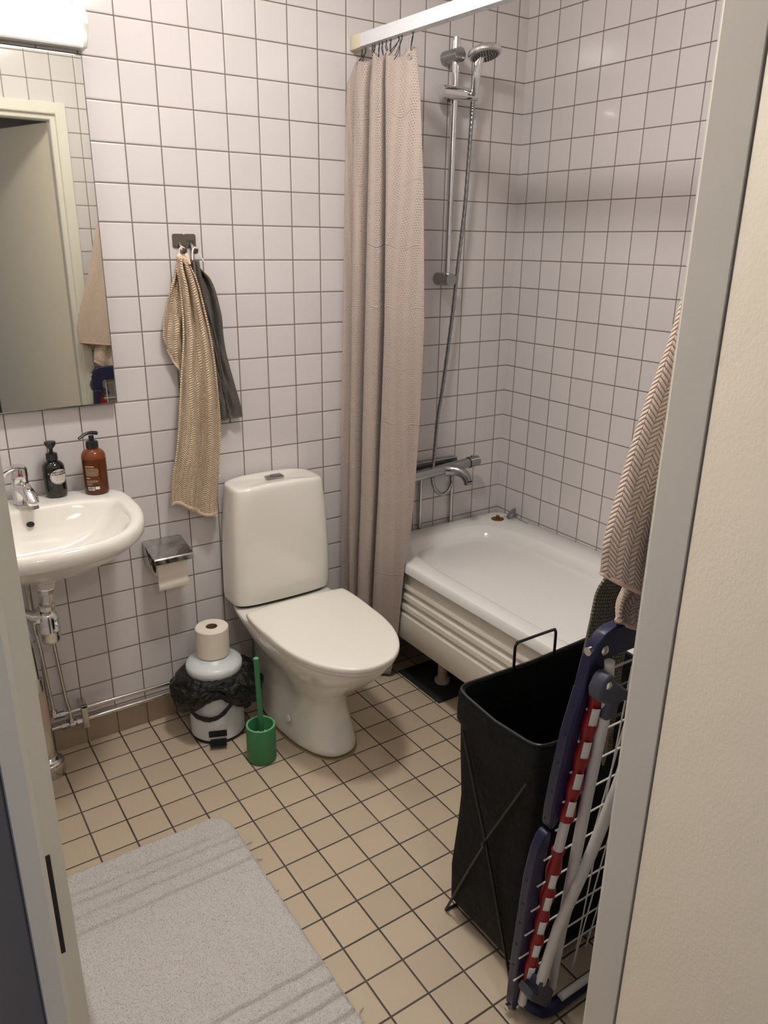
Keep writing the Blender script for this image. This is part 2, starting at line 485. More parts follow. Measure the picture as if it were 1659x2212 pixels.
lf.build('door_panel', M_leaf, door)
for z in (.25, 1.86):
    h = MB(); h.cyl(leafpt(-.004, -.046, z-.05), leafpt(-.004, -.046, z+.05), .006, 14); leafbox(h, -.0005, .0015, -.038, -.010, z-.05, z+.05, .0003)
    h.build('hinge', M_satin, door)
# ------------------------------------------------------------------ MIRROR AND LAMP
mx0, mx1, mz0, mz1 = -2.2, -1.590, 1.139, 2.052
mir = thing('wall_mirror', 'frameless rectangular mirror on the tiled wall above the basin', 'mirror', ((mx0+mx1)/2, -.02, mz0))
MB().box((mx0, -.0345, mz0), (mx1, -.0005, mz1), .0015).build('mirror_edge', M_satin, mir, angle=30)
MB().box((mx0+.003, -.0352, mz0+.003), (mx1-.003, -.0343, mz1-.003)).build('mirror_glass', M_mirror, mir, smooth=False)
lamp = thing('mirror_lamp', 'glowing white strip lamp on the wall above the mirror', 'lamp', (-1.88, -.04, 2.075))
lx0, lx1 = -2.19, -1.578
def lamp_prof(k=1.0, dz=0.0):
    return [(0, 2.078), (-.062*k, 2.078), (-.0665*k, 2.082)]
lb = MB(); base = [(-.0005, 2.066), (-.047, 2.066), (-.051, 2.070), (-.051, 2.0795), (-.0005, 2.0795)]
lb.prism(base, lambda y, z: (lx0+.014, y, z), lambda y, z: (lx1-.014, y, z)); lb.build('lamp_base', M_whiteplastic, lamp, angle=30)
dif = [(-.0005, 2.0797), (-.070, 2.0797)]
for k in range(13):
    t = k/12; a = -PI/2*.9 + t*(PI*.5+PI*.45)
    dif.append((-.052-.026*sg(math.cos(a), .8), 2.116+.037*sg(math.sin(a), .9)))
dif.append((-.0005, 2.158))
dm = MB(); dm.prism(dif, lambda y, z: (lx0+.0145, y, z), lambda y, z: (lx1-.0145, y, z)); dm.build('diffuser', M_lampglow, lamp, angle=50)
for a, b in ((lx0, lx0+.0135), (lx1-.0135, lx1)):
    e = MB(); ep = [(-.0005, 2.0655), (-.052, 2.0655), (-.058, 2.071), (-.0835, 2.115), (-.078, 2.142), (-.055, 2.160), (-.0005, 2.163)]
    e.prism(ep, lambda y, z, a=a: (a, y, z), lambda y, z, b=b: (b, y, z)); e.build('end_cap', M_whiteplastic, lamp, angle=25, bev=.002)
# ceiling dome lamp
dome = thing('ceiling_lamp', 'round white dome lamp on the bathroom ceiling above the mat', 'lamp', (-1.4, -.95, HT))
MB().lathe([(.125, HT-.0005), (.125, HT-.012), (.115, HT-.015)], (-1.4, -.95, 0), 36).build('lamp_ring', M_whiteplastic, dome)
MB().lathe([(.114, HT-.0155), (.112, HT-.03), (.098, HT-.052), (.07, HT-.068), (.03, HT-.076), (.004, HT-.077)], (-1.4, -.95, 0), 36).build('dome_glass', M_ceilglow, dome)

hl = thing('hall_fill_light', 'added round white fill dome on the hall ceiling outside the door', 'lamp', (-1.9, -3.3, 2.5))  # unseen dome, added to send fill light through the doorway
MB().lathe([(.125, 2.4995), (.125, 2.488), (.115, 2.485)], (-1.9, -3.3, 0), 36).build('lamp_ring', M_whiteplastic, hl)
MB().lathe([(.114, 2.4845), (.112, 2.47), (.098, 2.448), (.07, 2.432), (.03, 2.424), (.004, 2.423)], (-1.9, -3.3, 0), 36).build('dome_glass', M_hallfill, hl)

# ------------------------------------------------------------------ WASHBASIN
SX = -1.895
ba = thing('washbasin', 'white porcelain washbasin on the wall under the mirror', 'washbasin', (SX, -.2, .72))
def sink_ring(z, sc, yc=-.20, inner=False, n=72, sy=None):
    out = []
    hw, yb, hf = (.285, -.003, .325) if not inner else (.232, -.138, .262)
    ym = -.20 if not inner else -.235
    for k in range(n):
        a = 2*PI*k/n; c, s_ = math.cos(a), math.sin(a)
        x = hw*sg(c, .62 if s_ > 0 else .80)
        if s_ > 0 and not inner: x *= 1 - .07*min(1, s_**1.5)
        y = ym + (yb-ym)*sg(s_, .42 if not inner else .5) if s_ > 0 else ym + hf*sg(s_, .86 if not inner else .8)
        out.append((SX + x*sc, yc + (y-yc)*(sy if sy is not None else sc), z))
    return out
rg = [sink_ring(.700, .13, -.19), sink_ring(.712, .22, -.19), sink_ring(.735, .44, -.17), sink_ring(.770, .70, -.12), sink_ring(.806, .875, -.06),
      sink_ring(.829, .945, -.03), sink_ring(.840, .972, -.01), sink_ring(.846, .992, -.003), sink_ring(.866, 1.0, -.003), sink_ring(.880, .992, -.003), sink_ring(.887, .972, -.003),
      sink_ring(.8875, 1.045, -.27, True), sink_ring(.884, 1.01, -.27, True), sink_ring(.872, .975, -.27, True), sink_ring(.845, .91, -.27, True), sink_ring(.815, .80, -.27, True),
      sink_ring(.785, .60, -.27, True), sink_ring(.768, .35, -.27, True), sink_ring(.762, .10, -.27, True)]
m = MB(); m.rings(rg); m.build('basin', M_porc, ba, sub=1, angle=80)
m = MB(); m.lathe([(.009, 0), (.0105, .0008), (.0105, .002), (.009, .003)], (0, 0, 0), 20, axis='y')
ov = m.build('overflow_hole', M_dark, ba); ov.matrix_parent_inverse = Matrix.Identity(4)
ov.location = Vector((-1.893, -.1545, .846)) - ba.location; ov.rotation_euler = (math.radians(-62), 0, 0)
m = MB(); m.lathe([(.030, .7005), (.030, .690), (.022, .684), (.022, .672)], (-1.882, -.205, 0), 28); m.build('drain_neck', M_porc, ba)
# basin tap
tp = thing('basin_mixer_tap', 'chrome single lever mixer tap on the washbasin deck', 'tap', (-1.893, -.075, .888))
TX, TY = -1.893, -.072
m = MB(); m.lathe([(.026, .8885), (.0255, .892), (.0235, .90), (.0225, .94), (.0225, .962)], (TX, TY, 0), 32); m.build('tap_body', M_chrome, tp)
sp = spline([(TX, TY-.005, .936), (TX+.004, TY-.04, .938), (TX+.009, TY-.075, .930), (TX+.013, TY-.100, .915)], 8)
m = MB(); m.tube(sp, .016, 20, rfun=lambda t: .0195-.004*t, flat=(1.05, .9)); m.ball((TX+.013, TY-.100, .914), .0155, (1, 1, .9)); m.build('spout', M_chrome, tp)
m = MB(); m.cyl((TX+.013, TY-.102, .908), (TX+.0145, TY-.105, .896), .0115); m.build('aerator', M_satin, tp)
m = MB(); m.lathe([(.0235, .963), (.0235, .986), (.021, .994), (.014, .998), (.003, .999)], (TX, TY, 0), 32); m.build('lever_base', M_chrome, tp)
lv = spline([(TX+.004, TY-.01, .992), (TX-.012, TY-.030, .999), (TX-.034, TY-.05, .997), (TX-.052, TY-.066, .993)], 8)
m = MB(); m.tube(lv, .01, 14, rfun=lambda t: .014+.003*math.sin(t*PI), flat=(1.1, .38)); m.build('lever', M_chrome, tp)
m = MB(); m.ball((TX-.001, TY-.0235, .975), .0045, (1, .5, 1)); o = m.build('temperature_dot', M_redlabel, tp); o['label'] = 'red dot under the lever'

# ------------------------------------------------------------------ BOTTLES
def bottle(name, label, x, y, z, r, hb, mat, pump_h, spout_dir, neck_r):
    t = thing(name, label, 'bottle', (x, y, z))
    pr_ = [(r*.90, 0), (r*.97, .002), (r, .006), (r, hb-r*.75), (r*.96, hb-r*.5), (r*.82, hb-r*.25), (r*.6, hb-r*.08), (neck_r, hb), (neck_r, hb+.006)]
    MB().lathe(pr_, (x, y, z), 36).build('bottle_body', mat, t, angle=60)
    nr = neck_r*1.12
    MB().lathe([(nr, hb+.002), (nr*1.04, hb+.004), (nr, hb+.020), (nr*.8, hb+.022), (.005, hb+.0225)], (x, y, z), 28).build('pump_collar', M_blackpl, t)
    return t, nr
z0 = .8885
bk, nr = bottle('soap_bottle', 'dark brown pump bottle with oval white label next to the tap', -1.797, -.052, z0, .031, .106, M_darkglass, .04, 0, .014)
m = MB(); m.cyl((-1.797, -.052, z0+.128), (-1.797, -.052, z0+.143), .0055); m.lathe([(.006, .140), (.014, .150), (.016, .158), (.0155, .161), (.004, .162)], (-1.797, -.052, z0), 24)
m.tube([(-1.797, -.052, z0+.155), (-1.803, -.075, z0+.157), (-1.805, -.087, z0+.152)], .0055, 12); m.build('pump_head', M_blackpl, bk)
# oval label wrapped on the bottle
def wrap(cx_, cy_, z_, r, a0, zc, hw, hh, n=28, nv=14, off=.0006, oval=True):
    m = MB()
    def f(u, v):
        vv = v*2-1; uu = u*2-1
        if oval: uu *= math.sqrt(max(0.0, 1-vv*vv))
        a = a0 + uu*hw/r
        return (cx_+(r+off)*math.cos(a), cy_+(r+off)*math.sin(a), z_+zc+vv*hh)
    m.grid(f, n, nv); return m
A0 = math.radians(-72)
lab = wrap(-1.797, -.052, z0, .031, A0, .062, .0265, .0225).build('oval_label', M_label, bk); lab['label'] = 'oval white paper label'
rim = MB(); pts = []
for k in range(49):
    a = 2*PI*k/48; uu = math.cos(a)*.0235; vv = math.sin(a)*.0198; an = A0+uu/.031
    pts.append((-1.797+.0319*math.cos(an), -.052+.0319*math.sin(an), z0+.062+vv))
rim.tube(pts, .0004, 6, cap=False); rim.build('label_rim', M_ink, lab)
def text_on(name, txt, size, mat, parent, cx_, cy_, z_, r, a0, zc, off=.0011, bold=0.0):
    """lettering bent round a bottle of radius r"""
    cu = bpy.data.curves.new(name, 'FONT'); cu.body = txt; cu.size = size; cu.align_x = 'CENTER'; cu.align_y = 'CENTER'
    cu.extrude = 0.00008; cu.offset = bold
    tmp = bpy.data.objects.new(name, cu); COL.objects.link(tmp)
    dg = bpy.context.evaluated_depsgraph_get(); dg.update()
    me = bpy.data.meshes.new_from_object(tmp.evaluated_get(dg)); bpy.data.objects.remove(tmp)
    for v in me.vertices:
        a = a0 + v.co.x/r
        rr_ = r+off+v.co.z
        v.co = Vector((cx_+rr_*math.cos(a), cy_+rr_*math.sin(a), z_+zc+v.co.y))
    me.materials.clear(); me.materials.append(mat)
    o = bpy.data.objects.new(name, me); COL.objects.link(o)
    o.parent = parent; 
    root = parent
    while root.parent: root = root.parent
    o.matrix_parent_inverse = Matrix.Translation(root.location).inverted() if parent is root else (parent.matrix_parent_inverse.copy() if False else Matrix.Identity(4))
    return o
text_on('lettering', 'DEN GAMLA', .0068, M_ink, lab, -1.797, -.052, z0, .031, A0, .0755, bold=.0002)
text_on('lettering', 'TVÅLFABRIKEN', .0062, M_ink, lab, -1.797, -.052, z0, .031, A0, .0690, bold=.0002)
def fine_print(mat, parent, cx_, cy_, z_, r, a0, zc, width, hgt, seed=0, off=.0011):
    """one row of illegible small print: short wrapped dashes"""
    rnd = random.Random(seed); x = -width/2; m = MB()
    while x < width/2:
        w_ = min(rnd.uniform(.0010, .0038), width/2-x)
        if w_ < .0006: break
        m.grid(lambda u, v, x=x, w_=w_: (cx_+(r+off)*math.cos(a0+(x+u*w_)/r), cy_+(r+off)*math.sin(a0+(x+u*w_)/r), z_+zc+(v-.5)*hgt), 2, 1)
        x += w_+.0006
    o = m.build('fine_print', mat, None); o.parent = parent
    o.matrix_parent_inverse = Matrix.Identity(4) if parent.parent else Matrix.Translation(parent.location).inverted()
    return o
for q, wd in enumerate((.026, .032, .028, .008)):
    fine_print(M_greyprint, lab, -1.797, -.052, z0, .031, A0, .0625-q*.0052-(.003 if q == 3 else 0), wd, .0015, q+3)

am, nr = bottle('soap_bottle', 'amber pump bottle with printed back text at the right end of the washbasin', -1.688, -.080, z0, .0345, .134, M_amber, .04, 0, .0155)
m = MB(); X_, Y_ = -1.688, -.080
m.cyl((X_, Y_, z0+.155), (X_, Y_, z0+.172), .0075)
m.tube(spline([(X_+.017, Y_+.004, z0+.176), (X_, Y_, z0+.180), (X_-.018, Y_-.008, z0+.179), (X_-.038, Y_-.017, z0+.170)], 6), .007, 14, rfun=lambda t: .0095-.0045*t, flat=(1, .62))
m.build('pump_head', M_blackpl, am)
BA = math.radians(-118)
for q, (wd, hh, zz) in enumerate(((.026, .0026, .086), (.034, .0012, .0800), (.038, .0012, .0765), (.038, .0012, .0730), (.038, .0012, .0695), (.036, .0012, .0660), (.038, .0012, .0625), (.034, .0012, .0590),
                               (.012, .0034, .0510), (.034, .0012, .0435), (.034, .0012, .0400), (.020, .0012, .0365), (.016, .0018, .0315))):
    fine_print(M_inkl, am, X_, Y_, z0, .0345, BA-(.038-wd)/2/.0345, zz, wd, hh, q+20, off=.0004)
bl = wrap(X_, Y_, z0, .0345, BA-.18, .0195, .0095, .0055, oval=False).build('barcode_label', M_label, am)
for k in range(16):
    a = BA-.18 + (-.0078+.00104*k)/.0345; m = MB()
    wd = random.choice((.00018, .0003, .0004))
    m.grid(lambda u, v, a=a, wd=wd: (X_+.0353*math.cos(a+(u-.5)*wd*2/.0345), Y_+.0353*math.sin(a+(u-.5)*wd*2/.0345), z0+.0158+v*.0082), 1, 1)
    m.build('barcode_bar', M_ink, bl)
wrap(X_, Y_, z0, .0345, BA+.33, .0212, .0060, .0042, oval=False).build('symbol_panel', M_label, am)

# ------------------------------------------------------------------ TRAP AND PIPES
tr = thing('bottle_trap', 'chrome bottle trap hanging below the washbasin', 'trap', (-1.888, -.205, .5))
TRX, TRY = -1.884, -.205
m = MB(); m.lathe([(.0205, .672), (.0225, .668), (.0225, .655), (.018, .652), (.017, .634)], (TRX, TRY, 0), 8); m.build('top_nut', M_chrome, tr, angle=20)
m = MB(); m.cyl((TRX, TRY, .664), (TRX-.004, TRY, .618), .0155, 24); m.build('tail_pipe', M_chrome, tr)
m = MB(); m.lathe([(.019, .603), (.024, .606), (.024, .619), (.020, .623), (.016, .624)], (TRX-.006, TRY, 0), 10); m.build('slip_nut', M_chrome, tr, angle=20)
m = MB(); m.lathe([(.016, .604), (.021, .600), (.0275, .590), (.0300, .578), (.0300, .545), (.0315, .543), (.0315, .539), (.0295, .537), (.0290, .515), (.026, .505), (.018, .500), (.004, .499)], (TRX-.008, TRY, 0), 36); m.build('trap_cup', M_chrome, tr, angle=50)
pth = spline([(TRX-.028, TRY, .588), (TRX-.045, TRY+.004, .590), (TRX-.062, TRY+.03, .592), (TRX-.068, TRY+.07, .592), (TRX-.066, TRY+.085, .578), (TRX-.064, TRY+.088, .55), (TRX-.058, TRY+.09, .40), (-1.940, -.115, .33)], 8)
m = MB(); m.tube(pth, .0165, 20); m.build('outlet_pipe', M_chrome, tr)
m = MB(); m.tube([(TRX-.030, TRY, .588), (TRX-.040, TRY, .5895)], .024, 12); m.build('outlet_nut', M_chrome, tr, angle=20)
ds = thing('drain_standpipe', 'chrome drain pipe going into the floor under the washbasin', 'pipe', (-1.935, -.115, 0))
m = MB(); m.cyl((-1.940, -.115, .345), (-1.9385, -.115, .30), .0215, 24); m.build('pipe_joint', M_pipe, ds)
m = MB(); m.cyl((-1.9385, -.115, .305), (-1.936, -.115, .17), .0225, 28); o = m.build('pipe_sleeve', M_beigeplastic, ds); o['label'] = 'pale shiny sleeve'
m = MB(); m.cyl((-1.936, -.115, .172), (-1.934, -.115, .055), .0215, 24); m.build('lower_pipe', M_pipe, ds)
m = MB(); m.lathe([(.040, .0), (.043, .002), (.043, .044), (.040, .049), (.033, .052), (.0275, .058), (.0245, .066), (.022, .068)], (-1.933, -.112, 0), 32); m.build('floor_collar', M_pipe, ds)
wp = thing('water_pipes', 'pair of chrome water pipes running low along the back wall', 'pipe', (-1.7, -.03, .12))
m = MB(); m.cyl((-1.888, -.045, .157), (-1.20, -.032, .142), .0068, 14); m.build('upper_pipe', M_pipe, wp)
m = MB(); m.cyl((-1.905, -.045, .113), (-1.20, -.032, .106), .0068, 14); m.build('lower_pipe', M_pipe, wp)
m = MB(); m.tube(spline([(-1.917, -.045, .68), (-1.912, -.045, .5), (-1.903, -.045, .40), (-1.896, -.045, .25), (-1.892, -.045, .168)], 6), .0058, 12); m.build('riser_pipe', M_pipe, wp)
m = MB(); m.tube(spline([(-1.876, -.045, .62), (-1.866, -.045, .5), (-1.862, -.045, .40), (-1.852, -.045, .22), (-1.846, -.045, .17), (-1.844, -.046, .118)], 6), .0058, 12); m.build('riser_pipe', M_pipe, wp)
for (x, z) in ((-1.886, .157), (-1.869, .1565), (-1.842, .112), (-1.868, .1125), (-1.820, .112)):
    m = MB(); m.tube([(x-.008, -.045, z), (x+.008, -.045, z)], .0112, 6); m.build('fitting_nut', M_satin if x < -1.85 else M_chrome, wp, angle=15)
for (x, z) in ((-1.892, .157), (-1.844, .112)):
    m = MB(); m.tube([(x, -.045, z), (x, -.045, z+.022)], .0105, 6); m.build('tee_fitting', M_pipe, wp, angle=15)
m = MB(); m.box((-1.905, -.062, .452), (-1.850, -.03, .472), .004); m.build('riser_clamp', M_pipe, wp)
m = MB(); m.box((-1.812, -.060, .088), (-1.792, -.050, .172), .003); m.box((-1.812, -.060, .160), (-1.792, -.001, .172), .003); m.build('wall_clamp', M_pipe, wp)

# ------------------------------------------------------------------ TOWEL HOOK AND TOWELS AT BACK WALL
hk = thing('towel_hook', 'small double steel wall hook engraved with the word GÄSTER', 'hook', (-1.34, -.005, 1.58))
def rrect(x0, x1, z0_, z1_, r, n=6):
    out = []
    for (cx_, cz_, a0) in ((x1-r, z1_-r, 0), (x0+r, z1_-r, PI/2), (x0+r, z0_+r, PI), (x1-r, z0_+r, 1.5*PI)):
        for k in range(n+1):
            a = a0 + PI/2*k/n; out.append((cx_+r*math.cos(a), cz_+r*math.sin(a)))
    return out
for x0, x1 in ((-1.3745, -1.3385), (-1.3388, -1.3025)):
    m = MB(); m.prism(rrect(x0, x1, 1.5800, 1.6190, .006), lambda x, z: (x, -.0008, z), lambda x, z: (x, -.0045, z)); m.build('hook_plate', M_steel, hk, angle=40, bev=.0006)
for x in (-1.3515, -1.3165):
    m = MB(); m.tube(spline([(x, -.004, 1.592), (x, -.012, 1.584), (x, -.016, 1.574), (x, -.024, 1.566), (x, -.036, 1.567), (x, -.040, 1.577)], 6), .006, 14, flat=(1.15, .6)); m.build('hook_prong', M_steel, hk)
cu = bpy.data.curves.new('t', 'FONT'); cu.body = 'GÄSTER'; cu.size = .0072; cu.align_x = 'CENTER'; cu.extrude = .00015; cu.offset = .00015
tmp = bpy.data.objects.new('t', cu); COL.objects.link(tmp); dg = bpy.context.evaluated_depsgraph_get(); dg.update()
me = bpy.data.meshes.new_from_object(tmp.evaluated_get(dg)); bpy.data.objects.remove(tmp)
for v in me.vertices: v.co = Vector((-1.3195+v.co.x, -.0048-v.co.z, 1.5955+v.co.y)) - hk.location
me.materials.clear(); me.materials.append(M_ink); o = bpy.data.objects.new('engraving', me); COL.objects.link(o); o.parent = hk

def cloth(spine, nu=90, nv=110, pl=5, amp=.012, seed=1, topgather=.25, phase=0.0, hemfn=None, yoff=0.0, twist=0.0):
    """a hanging cloth: spine(v) -> (xl, xr, y, z) from top v=0 to bottom v=1, with gathered vertical folds"""
    def f(u, v):
        xl, xr, y, z = spine(u, v)
        x = xl + (xr-xl)*u
        g = 1 - (1-.45)*v
        fold = math.sin(u*pl*2*PI + phase + 1.3*math.sin(v*2.2+seed) + twist*v)*amp*g
        fold += math.sin(u*(pl*1.7)*2*PI + seed*2.1 + v*3)*amp*.35*g
        nz = noise.noise(Vector((u*5+seed*3, v*7, seed)))*.008
        edge = min(1, u/.06, (1-u)/.06)
        return (x + fold*.25, y - abs(amp)*.7 + fold*(.4+.6*edge) + nz*edge, z)
    return f

# beige towel: front sheet px outline -> metres on the wall
tw = thing('hand_towel', 'beige herringbone hand towel hanging from the double hook', 'towel', (-1.36, -.05, .75))
Lf = [(0.0, -1.384), (.04, -1.390), (.12, -1.385), (.3, -1.388), (.5, -1.408), (.75, -1.432), (.9, -1.455), (1.0, -1.462)]
Rf = [(0.0, -1.352), (.05, -1.335), (.12, -1.322), (.3, -1.300), (.5, -1.290), (.66, -1.288), (.8, -1.300), (.93, -1.311), (1.0, -1.315)]
def sp_front(u, v):
    zt = 1.558 - .022*u; zb = .805 - .062*u + .010*math.sin(u*7)
    return slerp(Lf, v), slerp(Rf, v), -.052 - .012*math.sin(v*PI), zt + (zb-zt)*v
m = MB(); m.grid(cloth(sp_front, pl=2.2, amp=.019, seed=2, phase=.6), 90, 140); m.build('front_sheet', M_beige, tw, solid=.005)
# folded flap at the left
Lb = [(0.0, -1.378), (.25, -1.400), (.6, -1.428), (.85, -1.436), (1, -1.425)]
def sp_flap(u, v):
    zt = 1.53; zb = 1.285 - .07*u - .02*math.sin(u*3)
    return slerp(Lb, v), -1.37, -.030, zt+(zb-zt)*v
m = MB(); m.grid(cloth(sp_flap, pl=1.0, amp=.006, seed=5), 40, 50); m.build('side_flap', M_beige, tw, solid=.005)
# back sheet showing at the lower right
def sp_back(u, v):
    zt = 1.45; zb = .772 + .0*u
    return slerp([(0, -1.36), (.5, -1.33), (1, -1.335)], v), slerp([(0, -1.32), (.35, -1.275), (.5, -1.288), (.8, -1.284), (1, -1.296)], v), -.026, zt+(zb-zt)*v
m = MB(); m.grid(cloth(sp_back, pl=1.3, amp=.008, seed=8), 60, 110); m.build('back_sheet', M_beige, tw, solid=.005)
def strip_along(f, v0, nu, r=.0045, u0=0, u1=1, drop=0.0):
    return [Vector(f(u0+(u1-u0)*k/nu, v0)) - Vector((0, 0, drop)) for k in range(nu+1)]
m = MB(); m.tube(strip_along(cloth(sp_front, pl=2.2, amp=.019, seed=2, phase=.6), 1.0, 40), .0075, 10, flat=(.5, 1)); m.build('hem', M_hem, tw)
m = MB(); m.tube([(-1.352+.0-.0, -.05, 1.562)] + strip_along(cloth(sp_front, pl=2.2, amp=.019, seed=2, phase=.6), 0.0, 14, u0=1, u1=0), .0085, 10, flat=(.6, 1)); m.build('neck_hem', M_hem, tw)
m = MB(); m.tube(strip_along(cloth(sp_flap, pl=1.0, amp=.006, seed=5), 1.0, 20), .004, 8); m.build('hem', M_hem, tw)
m = MB(); m.tube(strip_along(cloth(sp_back, pl=1.3, amp=.008, seed=8), 1.0, 20), .006, 8, flat=(.5, 1)); m.build('hem', M_hem, tw)
m = MB(); m.tube(spline([(-1.372, -.045, 1.553), (-1.366, -.034, 1.575), (-1.356, -.031, 1.5815), (-1.3495, -.031, 1.579), (-1.346, -.036, 1.565), (-1.344, -.045, 1.547)], 6), .0022, 8, flat=(1, .5)); m.build('hanging_loop', M_hem, tw)
m = MB(); m.box((-1.316, -.0335, .722), (-1.298, -.0325, .770)); o = m.build('care_label', M_label, tw); o['label'] = 'white care label at the lower corner'
# grey towel
gt = thing('hand_towel', 'dark grey terry hand towel hanging behind the beige one on the hook', 'towel', (-1.28, -.03, 1.05))
GL = [(0, -1.336), (.1, -1.327), (.3, -1.318), (.55, -1.30), (1, -1.285)]
GR = [(0, -1.322), (.1, -1.278), (.3, -1.251), (.45, -1.246), (.6, -1.236), (.8, -1.212), (1.0, -1.192)]
def sp_grey(u, v):
    zt = 1.545-.01*u; zb = 1.052 + .004*u
    return slerp(GL, v), slerp(GR, v), -.024-.012*u*(1-v), zt+(zb-zt)*v
fg = cloth(sp_grey, pl=1.6, amp=.011, seed=4, phase=2.2)
m = MB(); m.grid(fg, 60, 100); m.build('back_sheet', M_greyterry, gt, solid=.005)
def sp_grey2(u, v):
    zt = 1.545; zb = 1.39 + .02*u if False else 1.22-.18*u
    return slerp([(0, -1.333), (.25, -1.325), (.6, -1.300), (1, -1.268)], v), slerp([(0, -1.318), (.25, -1.298), (.5, -1.272), (1, -1.240)], v), -.052+.012*v, zt+(zb-zt)*v
fg2 = cloth(sp_grey2, pl=.8, amp=.006, seed=9)
m = MB(); m.grid(fg2, 40, 70); m.build('front_fold', M_greyterry, gt, solid=.005)
m = MB(); m.tube(strip_along(fg, 1.0, 24), .005, 8, flat=(.6, 1)); m.build('hem', M_greyhem, gt)
m = MB(); m.tube([fg2(.02, k/14) for k in range(15)], .0035, 8); m.build('hem', M_greyhem, gt)
m = MB(); m.tube(spline([(-1.332, -.045, 1.545), (-1.326, -.034, 1.570), (-1.3165, -.030, 1.5815), (-1.309, -.032, 1.570), (-1.295, -.042, 1.54)], 6), .0022, 8, flat=(1, .6)); o = m.build('hanging_loop', M_label, gt); o['label'] = 'white hanging loop'

# ------------------------------------------------------------------ PAPER HOLDER AND ROLLS
ph = thing('toilet_paper_holder', 'chrome toilet paper holder with hinged flap on the wall beside the toilet', 'holder', (-1.48, -.06, .62))
m = MB(); fl = [(-.010, .6740), (-.014, .6760), (-.128, .6530), (-.132, .6490), (-.132, .6330), (-.129, .6330), (-.128, .6475), (-.014, .6715)]
m.prism(fl, lambda y, z: (-1.553, y, z), lambda y, z: (-1.425, y, z)); m.build('flap', M_flap, ph, angle=30, bev=.0008)
m = MB(); m.box((-1.550, -.010, .600), (-1.428, -.0008, .6735), .002); m.build('back_plate', M_satin, ph)
for x in (-1.5505, -1.4295):
    m = MB(); m.prism([(-.005, .670), (-.03, .668), (-.06, .640), (-.075, .615), (-.072, .603), (-.060, .600), (-.005, .607)], lambda y, z, x=x: (x-.0013, y, z), lambda y, z, x=x: (x+.0013, y, z)); m.build('side_arm', M_satin, ph, angle=30)
m = MB(); m.cyl((-1.549, -.064, .615), (-1.431, -.064, .615), .004, 12); m.build('spindle', M_satin, ph)
rl = thing('toilet_roll', 'nearly used toilet roll hanging in the chrome holder with a loose end', 'toilet roll', (-1.485, -.064, .615))
m = MB(); rr = []
for r_ in (.021, .0345):
    pass
def annulus(m, c, x0, x1, ri, ro, n=36):
    rg_ = []
    for (x, r_) in ((x0, ri), (x0, ro), (x1, ro), (x1, ri), (x0, ri)):
        rg_.append([(x, c[1]+r_*math.cos(2*PI*k/n), c[2]+r_*math.sin(2*PI*k/n)) for k in range(n)])
    m.rings(rg_, False, False)
annulus(m, (0, -.064, .6035), -1.537, -1.438, .0215, .0315); m.build('paper_wound', M_paper, rl, angle=30)
m = MB(); annulus(m, (0, -.064, .6035), -1.537, -1.438, .0188, .0213); m.build('card_core', M_card, rl, angle=30)
def sheet(u, v):
    z = .628 - v*.098
    if v < .12: y = -.0955 - .0005
    else: y = -.0965
    return (-1.537+u*.098, -.0972 - .0022*math.sin(v*16+u*1.2)*min(1, v*3) - .003*v, z)
m = MB(); m.grid(sheet, 24, 30); m.build('loose_sheet', M_paper, rl, solid=.0006)

# ------------------------------------------------------------------ PEDAL BIN, BAG, ROLL
BX, BY = -1.397, -.170
bn = thing('pedal_bin', 'small white pedal bin standing on the floor between pipes and toilet', 'bin', (BX, BY, 0))
m = MB(); m.lathe([(.090, .004), (.0925, .006), (.0915, .02), (.0885, .235), (.087, .238)], (BX, BY, 0), 48); m.build('bin_body', M_binwhite, bn)
m = MB(); m.lathe([(.088, 0.0), (.0935, .001), (.0945, .006), (.0935, .011)], (BX, BY, 0), 48); m.build('foot_ring', M_blackpl, bn)
m = MB(); m.lathe([(.0905, .240), (.093, .242), (.0935, .262), (.091, .268), (.080, .276), (.066, .281), (.056, .287), (.052, .293), (.030, .295), (.004, .2955)], (BX, BY, 0), 48); m.build('bin_lid', M_binwhite, bn, angle=60)
pdx, pdy = BX-.033, BY-.083
m = MB()
def ped(x, y, z):  # pedal frame turned with the bin
    a = math.radians(-22); c_, s_ = math.cos(a), math.sin(a)
    return (BX + x*c_ - y*s_, BY + x*s_ + y*c_, z)
def pbox(m, x0, x1, y0, y1, z0_, z1_):
    r = bmesh.ops.create_cube(m.bm, size=1.0)['verts']
    for v in r: q = v.co.copy(); v.co = Vector(ped(x0+(q.x+.5)*(x1-x0), y0+(q.y+.5)*(y1-y0), z0_+(q.z+.5)*(z1_-z0_)))
    bmesh.ops.bevel(m.bm, geom=list({e for v in r for e in v.link_edges}), offset=.0015, segments=2, affect='EDGES')
pbox(m, -.030, .030, -.094, -.090, .028, .052); pbox(m, -.026, .028, -.128, -.090, .012, .020); m.build('pedal', M_blackpl, bn)
bg = thing('bin_bag', 'black plastic bag turned down over the rim of the pedal bin', 'bin bag', (BX, BY, .12))
